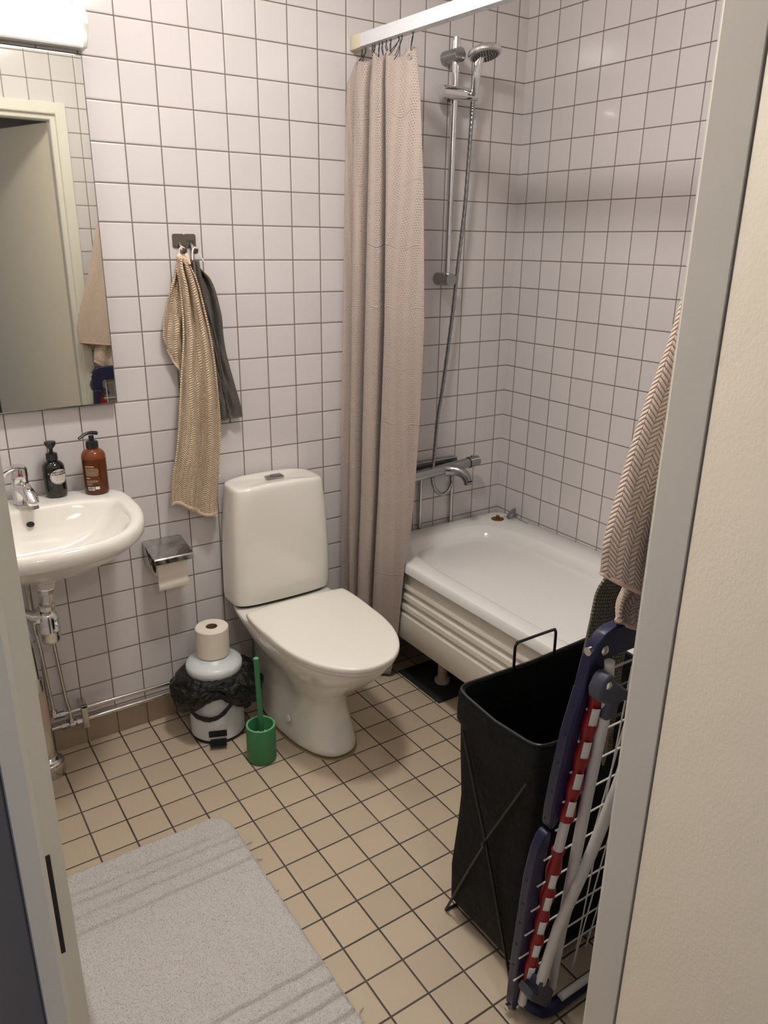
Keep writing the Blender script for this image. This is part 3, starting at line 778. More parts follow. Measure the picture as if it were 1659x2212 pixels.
def bagpt(u, v):
    a = 2*PI*u
    n1 = noise.noise(Vector((math.cos(a)*2.2, math.sin(a)*2.2, v*3.0)))
    n2 = noise.noise(Vector((math.cos(a)*7, math.sin(a)*7, v*9+4)))
    n3 = noise.noise(Vector((math.cos(a)*14, math.sin(a)*14, v*16+9)))
    right = max(0, math.cos(a-math.radians(-15)))**2; left = max(0, math.cos(a-math.radians(172)))**2
    bulge = .030 + .040*right + .026*left + n1*.018
    # drop of the lower edge: two hanging lobes left and right, lifted gap in front with a thin band
    fr_ = math.cos(a-math.radians(-118))
    drop = .098 + .05*right + .035*left + n1*.02 - .040*max(0, fr_)**6
    r = .0905 + bulge*math.sin(min(1, v*1.12)*PI*.82)**.8 + n2*.010*math.sin(v*PI) + n3*.004*math.sin(v*PI)
    z = .243 + .006*math.sin(min(v*5, 1)*PI) - drop*v**1.15 + n2*.006
    return (BX + r*math.cos(a), BY + r*math.sin(a), z)
m = MB(); m.grid(bagpt, 160, 44); m.build('bag_film', M_film, bg, solid=.0008, angle=80)
lp = []
for k in range(30):
    t = k/29; a = math.radians(-190 + 118*t)
    z = .205 - .105*math.sin(t*PI)**.75
    lp.append((BX + (.094+.020*abs(t-.5)*2)*math.cos(a), BY + (.094+.02*abs(t-.5)*2)*math.sin(a), z))
def band(u, v):
    k = u*(len(lp)-1); i = min(int(k), len(lp)-2); p = Vector(lp[i]).lerp(Vector(lp[i+1]), k-i)
    o_ = Vector((p.x-BX, p.y-BY, 0)).normalized()
    a = v*2*PI
    rr_ = .0075*(1+.35*noise.noise(Vector((u*14, v*3, 0))))
    return p + o_*(.004+rr_*.5*math.cos(a)) + Vector((0, 0, rr_*math.sin(a)*1.3))
m = MB(); m.grid(band, 90, 12); m.build('bag_edge', M_film, bg, angle=80)
# roll on bin
r2 = thing('toilet_roll', 'full toilet roll standing on top of the pedal bin lid', 'toilet roll', (BX, BY, .296))
m = MB(); prf = [(.0195, .2965), (.052, .2965), (.0545, .2985), (.0545, .393), (.052, .396), (.0195, .396), (.0195, .2965)]
m.lathe(prf, (BX, BY, 0), 56, cap0=False, cap1=False)
for v in m.bm.verts:
    d = Vector((v.co.x-BX, v.co.y-BY, 0))
    if d.length > .05: v.co += d.normalized()*noise.noise(v.co*30)*.0015
m.build('paper_wound', M_paper, r2, angle=30)
m = MB(); m.lathe([(.0175, .2968), (.0194, .2968), (.0194, .3955), (.0175, .3955), (.0175, .2968)], (BX, BY, 0), 32, cap0=False, cap1=False); m.build('card_core', M_card, r2, angle=30)

# ------------------------------------------------------------------ TOILET BRUSH
GX, GY = -1.340, -.402
gh = thing('brush_holder', 'round green plastic toilet brush cup on the floor by the toilet', 'brush holder', (GX, GY, 0))
m = MB(); m.lathe([(.042, 0), (.0455, .002), (.0475, .008), (.0475, .128), (.0470, .1295), (.0408, .1295), (.040, .128), (.040, .012), (.004, .011)], (GX, GY, 0), 48); m.build('cup', M_green, gh, angle=50)
m = MB(); m.lathe([(.0470, .1293), (.0475, .1300), (.0465, .1308), (.0415, .1308), (.0404, .1300), (.0410, .1293)], (GX, GY, 0), 48, cap0=False, cap1=False); o = m.build('cup_rim', M_greenlight, gh); o['label'] = 'lighter green rim'
gb = thing('toilet_brush', 'green toilet brush standing upright in the green cup', 'brush', (GX, GY, .015))
m = MB(); m.tube([(GX+.004, GY+.002, .09), (GX-.002, GY, .25), (GX-.005, GY, .372)], .0085, 20); m.build('handle', M_green, gb)
m = MB(); m.lathe([(.0084, .372), (.008, .3732), (.002, .3735)], (GX-.005, GY, 0), 20); m.build('handle_cap', M_greenlight, gb)
m = MB(); m.lathe([(.008, .013), (.028, .018), (.031, .03), (.031, .075), (.026, .088), (.010, .094)], (GX+.004, GY+.002, 0), 24); m.build('bristle_head', M_whiteplastic, gb)

# ------------------------------------------------------------------ TOILET
TC = -1.113
wc = thing('toilet', 'white porcelain toilet with closed lid standing against the tiled wall', 'toilet', (TC, -.3, 0))
def bowl_ring(z, yb, yf, hx, hb, e=.8, n=64, ymid=None, dx=0.0):
    dent = lerp([(.05, 0), (.10, .07), (.155, .17), (.20, .24), (.24, .21), (.285, .11), (.33, 0)], z)
    """hx half width at the widest, hb half width at the back"""
    out = []; ym = ymid if ymid is not None else yf + (yb-yf)*.55
    for k in range(n):
        a = 2*PI*k/n; c, s_ = math.cos(a), math.sin(a)
        if s_ >= 0:
            y = ym + (yb-ym)*sg(s_, .5); t = (y-ym)/(yb-ym)
            x = sg(c, .45)*(hx + (hb-hx)*t)
        else:
            y = ym + (ym-yf)*sg(s_, .95); x = hx*sg(c, e)
        x *= 1 - dent*math.exp(-((y+.315)/.075)**2)
        out.append((TC + x + dx, y, z))
    return out
m = MB()
m.rings([bowl_ring(.0, -.015, -.550, .120, .105, .85), bowl_ring(.012, -.015, -.552, .122, .106, .85), bowl_ring(.05, -.015, -.540, .117, .102, .85), bowl_ring(.10, -.015, -.515, .108, .096, .85),
         bowl_ring(.155, -.015, -.497, .102, .092, .85), bowl_ring(.20, -.015, -.512, .108, .092, .85), bowl_ring(.24, -.015, -.552, .124, .095, .82),
         bowl_ring(.285, -.015, -.608, .146, .108, .80), bowl_ring(.325, -.012, -.655, .164, .135, .78), bowl_ring(.365, -.010, -.692, .177, .165, .76), bowl_ring(.395, -.008, -.708, .183, .185, .75, ymid=-.33),
         bowl_ring(.408, -.008, -.709, .184, .188, .75, ymid=-.33), bowl_ring(.4135, -.010, -.703, .178, .184, .75, ymid=-.33), bowl_ring(.4140, -.03, -.66, .12, .15, .75, ymid=-.33)])
m.build('bowl', M_porc, wc, sub=1, angle=80)
# cistern
def cis_ring(z, hw, yb, yf, r=.35, n=64, arch=0.0):
    out = []
    yc = (yb+yf)/2; hy = (yb-yf)/2
    for k in range(n):
        a = 2*PI*k/n; x = hw*sg(math.cos(a), .30); y = yc + hy*sg(math.sin(a), .42)
        # front face slightly bowed
        if y < yc: y -= .010*(1-(x/hw)**2)
        out.append((TC + x, y, z + arch*(1-(x/hw)**2)))
    return out
m = MB()
m.rings([cis_ring(.424, .178, -.016, -.150), cis_ring(.426, .184, -.012, -.156), cis_ring(.432, .187, -.010, -.160), cis_ring(.52, .186, -.010, -.163), cis_ring(.62, .182, -.010, -.165), cis_ring(.72, .175, -.010, -.165),
         cis_ring(.79, .168, -.010, -.164, arch=.003), cis_ring(.818, .165, -.010, -.162, arch=.007), cis_ring(.832, .163, -.011, -.160, arch=.010), cis_ring(.8375, .158, -.015, -.155, arch=.011),
         cis_ring(.8395, .145, -.025, -.145, arch=.0115), cis_ring(.8400, .08, -.05, -.12, arch=.006)])
m.build('cistern', M_porc, wc, sub=1, angle=80)
m = MB(); m.rings([cis_ring(.4125, .170, -.02, -.145), cis_ring(.425, .170, -.02, -.145)]); o = m.build('cistern_gasket', M_dark, wc); o['label'] = 'thin dark gap under the cistern'
m = MB(); m.box((TC-.030, -.108, .8450), (TC+.030, -.078, .8525), .0015); m.box((TC-.012, -.104, .8515), (TC+.026, -.082, .8555), .001); o = m.build('flush_button', M_satin, wc); o['label'] = 'dark chrome flush button'
# seat and lid
def lid_poly(grow=0.0, yb=-.232, n=80):
    """closed outline: straight-ish hinge side, D-shaped front"""
    hw = .189+grow; ys = -.42; yf = -.742-grow
    out = []
    for k in range(11):                       # back edge, left to right, slightly bowed
        t = k/10*2-1; out.append((TC + t*(hw-.003), yb + grow*.4 + .012*(1-t*t)))
    for k in range(1, 8):
        t = k/8; out.append((TC + hw + .004*math.sin(t*PI), yb + (ys-yb)*t))
    for k in range(n+1):
        a = PI*k/n; out.append((TC + hw*sg(math.cos(a), .93), ys + (yf-ys)*sg(math.sin(a), .93)))
    for k in range(1, 8):
        t = k/8; out.append((TC - hw - .004*math.sin(t*PI), ys + (yb-ys)*t))
    return out
def slab(zs, yb):
    m = MB(); m.rings([[(x, y, z) for x, y in lid_poly(g, yb)] for z, g in zs]); return m
slab([(.4145, -.010), (.4155, -.007), (.424, -.007), (.425, -.010)], -.240).build('seat', M_seat, wc, angle=50)
slab([(.4265, -.006), (.4270, -.0015), (.4290, 0), (.4390, 0), (.4425, -.0015), (.4445, -.006), (.4455, -.014), (.4462, -.05)], -.232).build('lid', M_seat, wc, angle=60)
for x in (-.075, .075):
    m = MB(); m.cyl((TC+x-.02, -.208, .425), (TC+x+.02, -.208, .425), .010, 16); m.build('hinge', M_seat, wc)
m = MB(); m.lathe([(.0125, 0), (.013, .003), (.011, .006), (.003, .0065)], (0, 0, 0), 24, axis='x'); 
for v in m.bm.verts: v.co = Vector((-v.co.x, v.co.y, v.co.z))
o = m.build('bolt_cap', M_seat, wc); o.matrix_parent_inverse = Matrix.Identity(4); o.location = Vector((TC-.1075, -.362, .085)) - wc.location; o.rotation_euler = (0, math.radians(12), math.radians(6))
m = MB(); m.rings([bowl_ring(.0002, -.013, -.5535, .1232, .107, .85), bowl_ring(.003, -.014, -.551, .121, .106, .85)]); o = m.build('foot_seal', plain('yellowed_silicone', C3(150, 134, 96), .5), wc)

# ------------------------------------------------------------------ SHOWER RAIL AND CURTAIN
rail = thing('curtain_rail', 'white flat shower curtain rail running from the back wall above the bath', 'curtain rail', (-.735, -.8, 2.175))
m = MB(); m.rings([[(-.752, y, 2.1745+d), (-.722, y, 2.1745+d), (-.722, y, 2.2105+d), (-.752, y, 2.2105+d)] for y, d in ((-.058, 0), (-1.733, -.030))]); m.build('rail_track', M_rail, rail)
m = MB(); m.box((-.7535, -.058, 2.1725), (-.7205, -.0008, 2.212), .0025); o = m.build('end_cap', plain('cream_plastic', C3(222, 212, 184), .4), rail); o['label'] = 'cream plastic end cap at the back wall'
ct = thing('shower_curtain', 'pinkish beige waffle weave shower curtain gathered at the wall end of the bath', 'curtain', (-.74, -.17, .02))
CRY = [(.012, -.225), (.16, -.268), (.46, -.300), (.74, -.332), (1.06, -.352), (1.36, -.362), (1.77, -.345), (2.02, -.322), (2.14, -.300)]
CLX = [(.0, -.800), (.4, -.800), (1.0, -.795), (1.5, -.785), (2.05, -.778), (2.14, -.762)]
# folds: depth of the cloth (towards the room is positive) and place along the rail, u runs along the cloth
PLE = [(0, 0), (.04, .026), (.08, .004), (.11, -.030), (.145, .004), (.18, .034), (.21, .022), (.245, -.040), (.28, -.048), (.315, .004), (.35, .036), (.40, .030), (.445, .016), (.48, -.030), (.53, -.070), (.575, -.066), (.62, .004), (.66, .034), (.74, .030), (.86, .012), (1, -.012)]
TTT = [(0, 0), (.04, .04), (.08, .085), (.11, .12), (.145, .13), (.18, .17), (.21, .215), (.245, .250), (.28, .300), (.315, .262), (.35, .295), (.40, .37), (.445, .455), (.48, .49), (.53, .54), (.575, .60), (.62, .525), (.66, .555), (.74, .67), (.86, .84), (1, 1)]
def curt(u, v):
    ztop = slerp([(0, 2.052), (.05, 2.085), (.09, 2.145), (.2, 2.125), (.3, 2.150), (.42, 2.128), (.5, 2.148), (.6, 2.118), (.68, 2.140), (.8, 2.118), (.90, 2.140), (1.0, 2.138)], u)
    zbot = .012 + .012*(1-u)
    z = ztop + (zbot-ztop)*v
    yl, yr = -.026, lerp(CRY, z)
    xl, xr = lerp(CLX, z), -.712 + .012*math.sin(v*PI)
    sprd = slerp([(0, .55), (.12, .75), (.4, 1.0), (.8, .9), (1, .8)], v)
    pl_ = slerp(PLE, u)
    # direction along the rail and across it
    ax, ay = xr-xl, yr-yl; L = math.hypot(ax, ay); ax /= L; ay /= L
    px_, py_ = -ay, ax
    k_ = min(1, max(0, (u-.12)/.15)); px_ = px_*(1-k_) + .70*k_; py_ = py_*(1-k_) + .71*k_
    w1 = noise.noise(Vector((u*4, v*3.2, 3.1)))*.014*math.sin(min(v*1.3, 1)*PI/2)
    w2 = noise.noise(Vector((u*14, v*5, 7.7)))*.004
    t = slerp(TTT, u)
    if .16 < t < .62: t = .16 + .46*((t-.16)/.46)**(1 - .42*(1-v)**3)
    d = -(pl_*sprd*1.15 + w1 + w2)
    return (xl + (xr-xl)*t + px_*d*.9, yl + (yr-yl)*t + py_*d*(.6+.3*k_), z)
def curt_safe(u, v):
    x, y, z = curt(u, v); lim = lerp([(.52, -.707), (.95, -.640)], z)
    return (min(x, lim), min(y, -.006), z)
m = MB(); m.grid(curt_safe, 320, 120); m.build('curtain_cloth', M_curtain, ct, solid=.0016, angle=80)
rgs = [(-.045, 0), (-.065, 1), (-.105, 2), (-.118, 3), (-.143, 4), (-.160, 5), (-.181, 6), (-.205, 7), (-.245, 8), (-.262, 9), (-.318, 10)]
for i, (y, k) in enumerate(rgs):
    u = lerp([(-.33, .93), (-.03, .10)][::1], y) if False else (.10 + (.93-.10)*(-.045-y)/(.318-.045))
    top = Vector(curt_safe(u, .0))
    t = thing('curtain_ring', 'black wire curtain ring hanging under the white rail' if k < 10 else 'outermost black wire ring, alone, holding the metal eyelet of the curtain', 'curtain ring', (-.737, y, 2.165), group='curtain rings under the shower rail')
    m = MB(); n_ = 14; zz = 2.1735
    m.tube(spline([(-.737, y, zz), (-.737, y-.004, zz-.008), (-.737, y+.003, zz-.018), (-.737+(top.x+.737)*.4, y+(top.y-y)*.5, top.z+.004), (top.x-.002, top.y, top.z-.010), (top.x+.002, top.y+.004, top.z-.002), (-.735, y+.001, zz-.014), (-.737, y+.003, zz-.004)], 5), .0011, 6)
    m.build('ring_wire', M_blackwire, t)
e = MB(); gp = Vector(curt_safe(.915, .012))
e.torus((gp.x-.004, gp.y, gp.z), .0065, .0022, (1, .25, 0)); o = e.build('eyelet', M_chrome, ct); o['label'] = 'metal eyelet at the outer corner'

# ------------------------------------------------------------------ SHOWER RISER, HAND SHOWER, MIXER
rs = thing('shower_rail', 'chrome vertical shower riser rail mounted on the back wall', 'shower rail', (-.37, -.06, 1.48))
RX, RY = -.372, -.058
m = MB(); m.cyl((RX-.004, RY, 1.470), (RX+.0, RY, 2.250), .0125, 24); m.build('riser_bar', M_chrome, rs)
for z in (1.478, 2.197):
    m = MB(); m.cyl((RX, -.001, z), (RX, RY-.024, z), .0225, 28); m.build('wall_bracket', M_satin, rs)
m = MB(); m.cyl((-.432, RY-.004, 2.082), (-.338, RY-.004, 2.084), .0225, 28); m.cyl((-.337, RY-.004, 2.084), (-.284, RY-.004, 2.086), .0215, 28); m.build('slider', M_chrome, rs)
m = MB(); m.cyl((-.4, RY-.006, 2.064), (-.4, RY-.006, 2.055), .006); m.build('slider_knob', M_blackpl, rs)
hs = thing('hand_shower', 'chrome hand shower resting in the slider with its face down', 'shower head', (-.30, -.09, 2.1))
m = MB(); m.tube(spline([(-.312, -.092, 2.078), (-.318, -.102, 2.12), (-.317, -.110, 2.165), (-.314, -.116, 2.200)], 8), .012, 20, rfun=lambda t: .0125+.003*t); m.build('shower_handle', M_chrome, hs)
ax_ = Vector((.30, .28, .91)).normalized()           # axis of the head (pointing up out of the back of the head)
hc = Vector((-.311, -.132, 2.203))
def disc(m, c, ax, prof, n=40):
    ax = Vector(ax).normalized(); q = ax.orthogonal().normalized(); p = ax.cross(q); rr_ = []
    for r_, h in prof: rr_.append([Vector(c)+ax*h+(q*math.cos(2*PI*k/n)+p*math.sin(2*PI*k/n))*r_ for k in range(n)])
    m.rings(rr_)
AXH = Vector((.42, .18, .89)).normalized() if False else Vector((-.02, .25, .96)).normalized()
m = MB(); disc(m, hc, AXH, [(.049, -.012), (.055, -.010), (.057, -.003), (.055, .004), (.042, .012), (.015, .016)]); m.build('shower_head_shell', M_chrome, hs, angle=50)
m = MB(); disc(m, hc, AXH, [(.048, -.0118), (.048, -.0130), (.010, -.0132)]); o = m.build('spray_plate', plain('grey_spray_plate', C3(150, 146, 140), .4), hs); 
m = MB(); q = AXH.orthogonal().normalized(); p_ = AXH.cross(q)
for rr_, nn in ((.012, 8), (.022, 14), (.031, 20), (.039, 26)):
    for k in range(nn):
        c_ = hc + AXH*-.0135 + (q*math.cos(2*PI*k/nn)+p_*math.sin(2*PI*k/nn))*rr_
        m.cyl(c_, c_ - AXH*.003, .0016, 6)
m.build('nozzles', M_dark, hs)
ho = thing('shower_hose', 'grey metal shower hose looping from the hand shower to the bath mixer', 'hose', (-.35, -.06, 1.3))
hp = spline([(-.312, -.085, 2.066), (-.309, -.080, 2.02), (-.313, -.078, 1.90), (-.320, -.076, 1.72), (-.336, -.074, 1.55), (-.354, -.070, 1.33), (-.382, -.066, 1.08), (-.400, -.066, .965), (-.412, -.068, .82), (-.418, -.068, .735), (-.402, -.068, .680), (-.366, -.068, .652), (-.330, -.066, .662), (-.314, -.062, .690), (-.312, -.060, .705)], 26)
m = MB(); L_ = len(hp); m.tube(hp, .0072, 12, rfun=lambda t: .0072*(1+.07*math.sin(t*L_*PI*.5))); m.build('hose_coil', M_satin, ho, angle=80)
mx = thing('bath_mixer', 'chrome wall mounted bath mixer with spout above the bathtub', 'tap', (-.33, -.06, .75))
m = MB(); m.prism(rrect(-.50, -.262, .752, .786, .008), lambda x, z: (x, -.0008, z), lambda x, z: (x, -.030, z)); m.build('back_plate', M_satin, mx, bev=.003)
m = MB(); m.tube([(-.52, -.066, .745), (-.236, -.066, .764)], .0205, 28); m.build('mixer_body', M_satin, mx)
m = MB(); m.tube([(-.234, -.066, .764), (-.186, -.066, .767)], .0235, 28, rfun=lambda t: .0235-.002*t**3); m.ball((-.187, -.066, .767), .0205, (.45, 1, 1)); m.box((-.222, -.072, .784), (-.205, -.060, .792), .002); m.build('temperature_knob', M_satin, mx)
m = MB(); m.tube([(-.548, -.066, .743), (-.522, -.066, .745)], .022, 20); m.build('flow_knob', M_chrome, mx)
m = MB(); m.tube(spline([(-.352, -.066, .752), (-.335, -.080, .752), (-.315, -.105, .750), (-.300, -.128, .735), (-.294, -.140, .712)], 8), .02, 24, rfun=lambda t: .026-.010*t); m.tube([(-.294, -.140, .713), (-.293, -.141, .702)], .0175, 24); m.build('spout', M_satin, mx)
m = MB(); m.cyl((-.312, -.060, .735), (-.312, -.060, .700), .0095, 16); m.build('hose_outlet', M_satin, mx)
for x in (-.432, -.272):
    m = MB(); m.cyl((x, -.0125, .752), (x, -.0125, .44), .0075, 16); m.build('supply_pipe', M_pipe, mx)

# ------------------------------------------------------------------ BATHTUB
tb = thing('bathtub', 'white enamel bathtub with ribbed front panel in the corner', 'bathtub', (-.35, -.85, 0))
TX0, TX1, TY0, TY1, TZ = -.700, -.004, -.022, -1.66, .505
def rect_ring(x0, x1, y0, y1, z, ex, n=96, ey=None):
    xc, yc = (x0+x1)/2, (y0+y1)/2; hx, hy = (x1-x0)/2, (y1-y0)/2
    return [(xc + hx*sg(math.cos(2*PI*k/n), ex), yc + hy*sg(math.sin(2*PI*k/n), ey or ex), z) for k in range(n)]
m = MB()
m.rings([rect_ring(TX0+.006, TX1, TY1, TY0, .466, .10), rect_ring(TX0, TX1, TY1, TY0, .470, .10), rect_ring(TX0, TX1, TY1, TY0, .496, .10), rect_ring(TX0+.004, TX1, TY1, TY0-.002, .503, .10), rect_ring(TX0+.012, TX1-.003, TY1, TY0-.006, .505, .12),
         rect_ring(-.640, -.112, -1.56, -.094, .5050, .40), rect_ring(-.634, -.120, -1.556, -.102, .5025, .40), rect_ring(-.628, -.130, -1.552, -.114, .4930, .41), rect_ring(-.624, -.138, -1.55, -.126, .478, .42),
         rect_ring(-.616, -.150, -1.54, -.155, .43, .44), rect_ring(-.600, -.172, -1.52, -.215, .33, .46), rect_ring(-.584, -.192, -1.49, -.285, .22, .50), rect_ring(-.560, -.215, -1.44, -.350, .150, .55), rect_ring(-.520, -.255, -1.38, -.420, .115, .60), rect_ring(-.44, -.33, -1.2, -.60, .105, .7)])
m.build('tub_shell', M_enamel, tb, angle=38)
prof = [(-.672, .466), (-.672, .425), (-.684, .412), (-.686, .398), (-.676, .392), (-.676, .380), (-.687, .372), (-.689, .356), (-.678, .350), (-.678, .338), (-.690, .330), (-.692, .314), (-.682, .308), (-.682, .300), (-.693, .292), (-.695, .270), (-.695, .196), (-.690, .190), (-.664, .190), (-.664, .466)]
m = MB(); m.prism(prof, lambda x, z: (x, TY0-.01, z), lambda x, z: (x, TY1+.01, z)); m.build('front_panel', M_apron, tb, angle=45)
for (x, y) in ((-.56, -.36), (-.56, -1.3), (-.14, -.36), (-.14, -1.3)):
    z_ = .0064 if y > -1 else 0
    m = MB(); m.cyl((x, y, z_), (x, y, .2), .018, 20, r2=.02); m.lathe([(.03, z_), (.03, .012+z_), (.02, .016+z_)], (x, y, 0), 20); m.build('tub_foot', M_beigeplastic, tb)
m = MB(); m.lathe([(.027, .5052), (.027, .5068), (.022, .5076), (.003, .5078)], (-.090, -.105, 0), 28); m.cyl((-.090, -.105, .507), (-.090, -.105, .521), .0085, 16, r2=.0075); o = m.build('overflow_knob', M_rust, tb); o['label'] = 'rusty brown knob on the rim'
pg = thing('bath_plug', 'chrome bath plug on a chain leaning on the tub corner against the wall', 'plug', (-.03, -.13, .506))
m = MB(); disc(m, (-.036, -.128, .529), (-.55, .50, .62), [(.010, -.010), (.022, -.008), (.026, -.002), (.027, .002), (.020, .005), (.004, .006)], 28); m.build('plug_disc', M_satin, pg)
m = MB(); m.tube(spline([(-.086, -.108, .514), (-.070, -.112, .511), (-.052, -.118, .515), (-.044, -.124, .524)], 8), .0012, 6); m.tube(spline([(-.030, -.132, .520), (-.022, -.16, .508), (-.020, -.19, .5068), (-.022, -.22, .5068)], 8), .0012, 6); m.build('plug_chain', M_satin, pg)
# drain area below the tub
dr = MB(); dr.box((-.660, -.468, .0005), (-.10, -.205, .006), .002); o = dr.build('drain_tray', M_rubber); tag(o, 'black drain tray on the floor under the bathtub', 'drain tray')

# ------------------------------------------------------------------ BATH MAT
mt = thing('bath_mat', 'cream tufted bath mat with groove stripes on the tiled floor', 'bath mat', (-1.79, -1.0, 0))
MX0, MX1, MY0, MY1 = -2.040, -1.545, -1.405, -.585
grooves = [-.668, -.700, -.745, -.797, -1.185, -1.232, -1.278, -1.325]
def matpt(u, v):
    x = MX0 + (MX1-MX0)*u; y = MY1 + (MY0-MY1)*v
    # rounded corners
    r = .06; hx, hy = (MX1-MX0)/2, (MY1-MY0)/2; xc, yc = (MX0+MX1)/2, (MY0+MY1)/2
    dx, dy = x-xc, y-yc; ox, oy = abs(dx)-(hx-r), abs(dy)-(hy-r)
    if ox > 0 and oy > 0:
        L = math.hypot(ox, oy); mx_ = max(ox, oy)
        k = mx_/L
        dx = math.copysign(hx-r+ox*k, dx); dy = math.copysign(hy-r+oy*k, dy)
    e = min(u, 1-u)*(MX1-MX0); e2 = min(v, 1-v)*(MY1-MY0); ed = min(e, e2)
    h = .0155*min(1, (ed/.012))**.5
    for g in grooves:
        d = abs(y + .0015*math.sin(x*60+g*50) - g); 
        if d < .005: h -= .012*(1-(d/.005)**2)
    P_ = Vector((x*210, y*210, 0)); h += noise.noise(P_)*.0022*min(1, ed/.01) + noise.noise(P_*.35)*.0018*min(1, ed/.01)
    wob = noise.noise(Vector((x*60, y*60, 5)))*.0035 if ed < .006 else 0
    return (xc+dx+wob, yc+dy+wob, .0012+max(0, h))
m = MB(); m.grid(matpt, 200, 330); m.build('mat_pile', M_mat, mt, angle=180)
m = MB(); m.prism([(MX0+.01, MY0+.03), (MX0+.03, MY0+.01), (MX1-.03, MY0+.01), (MX1-.01, MY0+.03), (MX1-.01, MY1-.03), (MX1-.03, MY1-.01), (MX0+.03, MY1-.01), (MX0+.01, MY1-.03)], lambda x, y: (x, y, .0004), lambda x, y: (x, y, .0022)); m.build('mat_backing', M_hem, mt)
for (x, y, dx, dy) in ((MX1-.004, -.735, .022, .004), (MX1-.004, -.800, .020, -.006), (MX1-.004, -1.335, .020, .014), (MX1-.004, -.93, .010, .004)):
    m = MB(); m.tube(spline([(x, y, .008), (x+dx*.5, y+dy*.5+.002, .006), (x+dx, y+dy, .003)], 4), .0016, 6); m.build('loose_thread', M_mat, mt)

# ------------------------------------------------------------------ LAUNDRY HAMPER
hm = thing('laundry_hamper', 'tall black fabric laundry hamper with wire frame standing by the bathtub', 'hamper', (-.98, -1.34, 0))
HX0, HX1, HY0, HY1, HZ = -1.205, -.745, -1.472, -1.207, .650
def hring(z, g=0.0, wv=0.0, n=80, e=.14, sag=0.0, tp=0.0):
    x0, x1, y0, y1 = HX0-g+tp, HX1+g-tp, HY0-g+tp*.4, HY1+g-tp*.4
    xc, yc = (x0+x1)/2, (y0+y1)/2; hx, hy = (x1-x0)/2, (y1-y0)/2; out = []
    for k in range(n):
        a = 2*PI*k/n; x = xc+hx*sg(math.cos(a), e); y = yc+hy*sg(math.sin(a), e)
        nz = noise.noise(Vector((x*9, y*9, z*6)))*wv
        out.append((x+nz, y+nz*.8, z - sag*(1-abs((y-yc)/hy)**2)*(1 if x < xc else .5) - sag*.6*(1-abs((x-xc)/hx)**2)))
    return out
m = MB()
# outer skin bottom to top, turn over the rim, inner skin down
outer = [hring(.030, -.006, .006, tp=.006), hring(.05, .0, .010), hring(.15, .002, .014), hring(.27, -.004, .016), hring(.36, -.008, .016), hring(.48, -.002, .012), hring(.565, .000, .006),
         hring(.572, .007, .002), hring(.60, .007, .002), hring(.640, .006, .001, sag=.012), hring(.650, .003, 0, sag=.016), hring(.649, -.004, 0, sag=.016), hring(.60, -.006, .002, sag=.01), hring(.48, -.012, .010), hring(.36, -.016, .014), hring(.2, -.012, .012), hring(.06, -.012, .006), hring(.045, -.05, .004)]
m.rings(outer); m.build('bag', M_hamper, hm, angle=60)
m = MB(); rr_ = [(p[0], p[1], p[2]+.0015) for p in hring(.650, .0015, 0, sag=.016)]; m.tube(rr_+[rr_[0], rr_[1]], .0035, 8, cap=False); m.build('rim_wire', M_blackwire, hm)
for x in (HX0-.009, HX1+.009):
    m = MB()
    m.tube(spline([(x, -1.216, .006), (x-.000, -1.30, .215), (x, -1.336, .300), (x-.008 if x < -1 else x+.008, -1.343, .318), (x, -1.36, .36), (x, -1.452, .555)], 5), .0036, 8)
    m.tube(spline([(x, -1.456, .006), (x, -1.38, .22), (x, -1.350, .300), (x, -1.338, .335), (x, -1.31, .40), (x, -1.245, .560)], 5), .0036, 8)
    m.build('cross_frame', M_blackwire, hm)
for y in (-1.216, -1.456):
    m = MB(); m.cyl((HX0-.009, y, .0045), (HX1+.009, y, .0045), .0036, 8); m.build('floor_wire', M_blackwire, hm)
for y, sgn in ((HY1-.003, 1), (HY0+.003, -1)):
    m = MB(); m.tube(spline([(-1.035, y, .645), (-1.036, y, .700), (-1.030, y, .710), (-1.022, y, .713), (-.915, y, .713), (-.906, y, .710), (-.901, y, .700), (-.900, y, .645)], 6), .0036, 8); m.build('handle', M_blackwire, hm)

# ------------------------------------------------------------------ DRYING RACK
rk = thing('drying_rack', 'folded white wire clothes drying rack with navy plastic rails leaning on the wall', 'drying rack', (-.98, -1.56, 0))
def RY_(z, off=0.0): return -1.500 - .133*z - off
def RPt(x, z, off=0.0): return (x, RY_(z, off), z)
def railbar(m, pts, w_, d_, off=0.0, x0=None):
    """flat rail along pts=[(x,z)..] with width w_ in x and depth d_ in y"""
    rr_ = []
    for (x, z, ww) in pts:
        rr_.append([RPt(x, z, off-d_/2), RPt(x+ww, z, off-d_/2), RPt(x+ww, z, off+d_/2), RPt(x, z, off+d_/2)])
    m.rings(rr_)
m = MB(); railbar(m, [(-1.292, .900, .030), (-1.300, .80, .030), (-1.298, .700, .030), (-1.294, .62, .028), (-1.290, .585, .020), (-1.286, .572, .010)], 0, .024)
m.build('upper_side_rail', M_navy, rk, bev=.004)
m = MB(); railbar(m, [(-1.292, .565, .010), (-1.300, .552, .020), (-1.306, .520, .028), (-1.306, .44, .032), (-1.283, .18, .032), (-1.268, .06, .032), (-1.262, .02, .030), (-1.254, .003, .014)], 0, .024)
m.build('lower_side_rail', M_navy, rk, bev=.004)
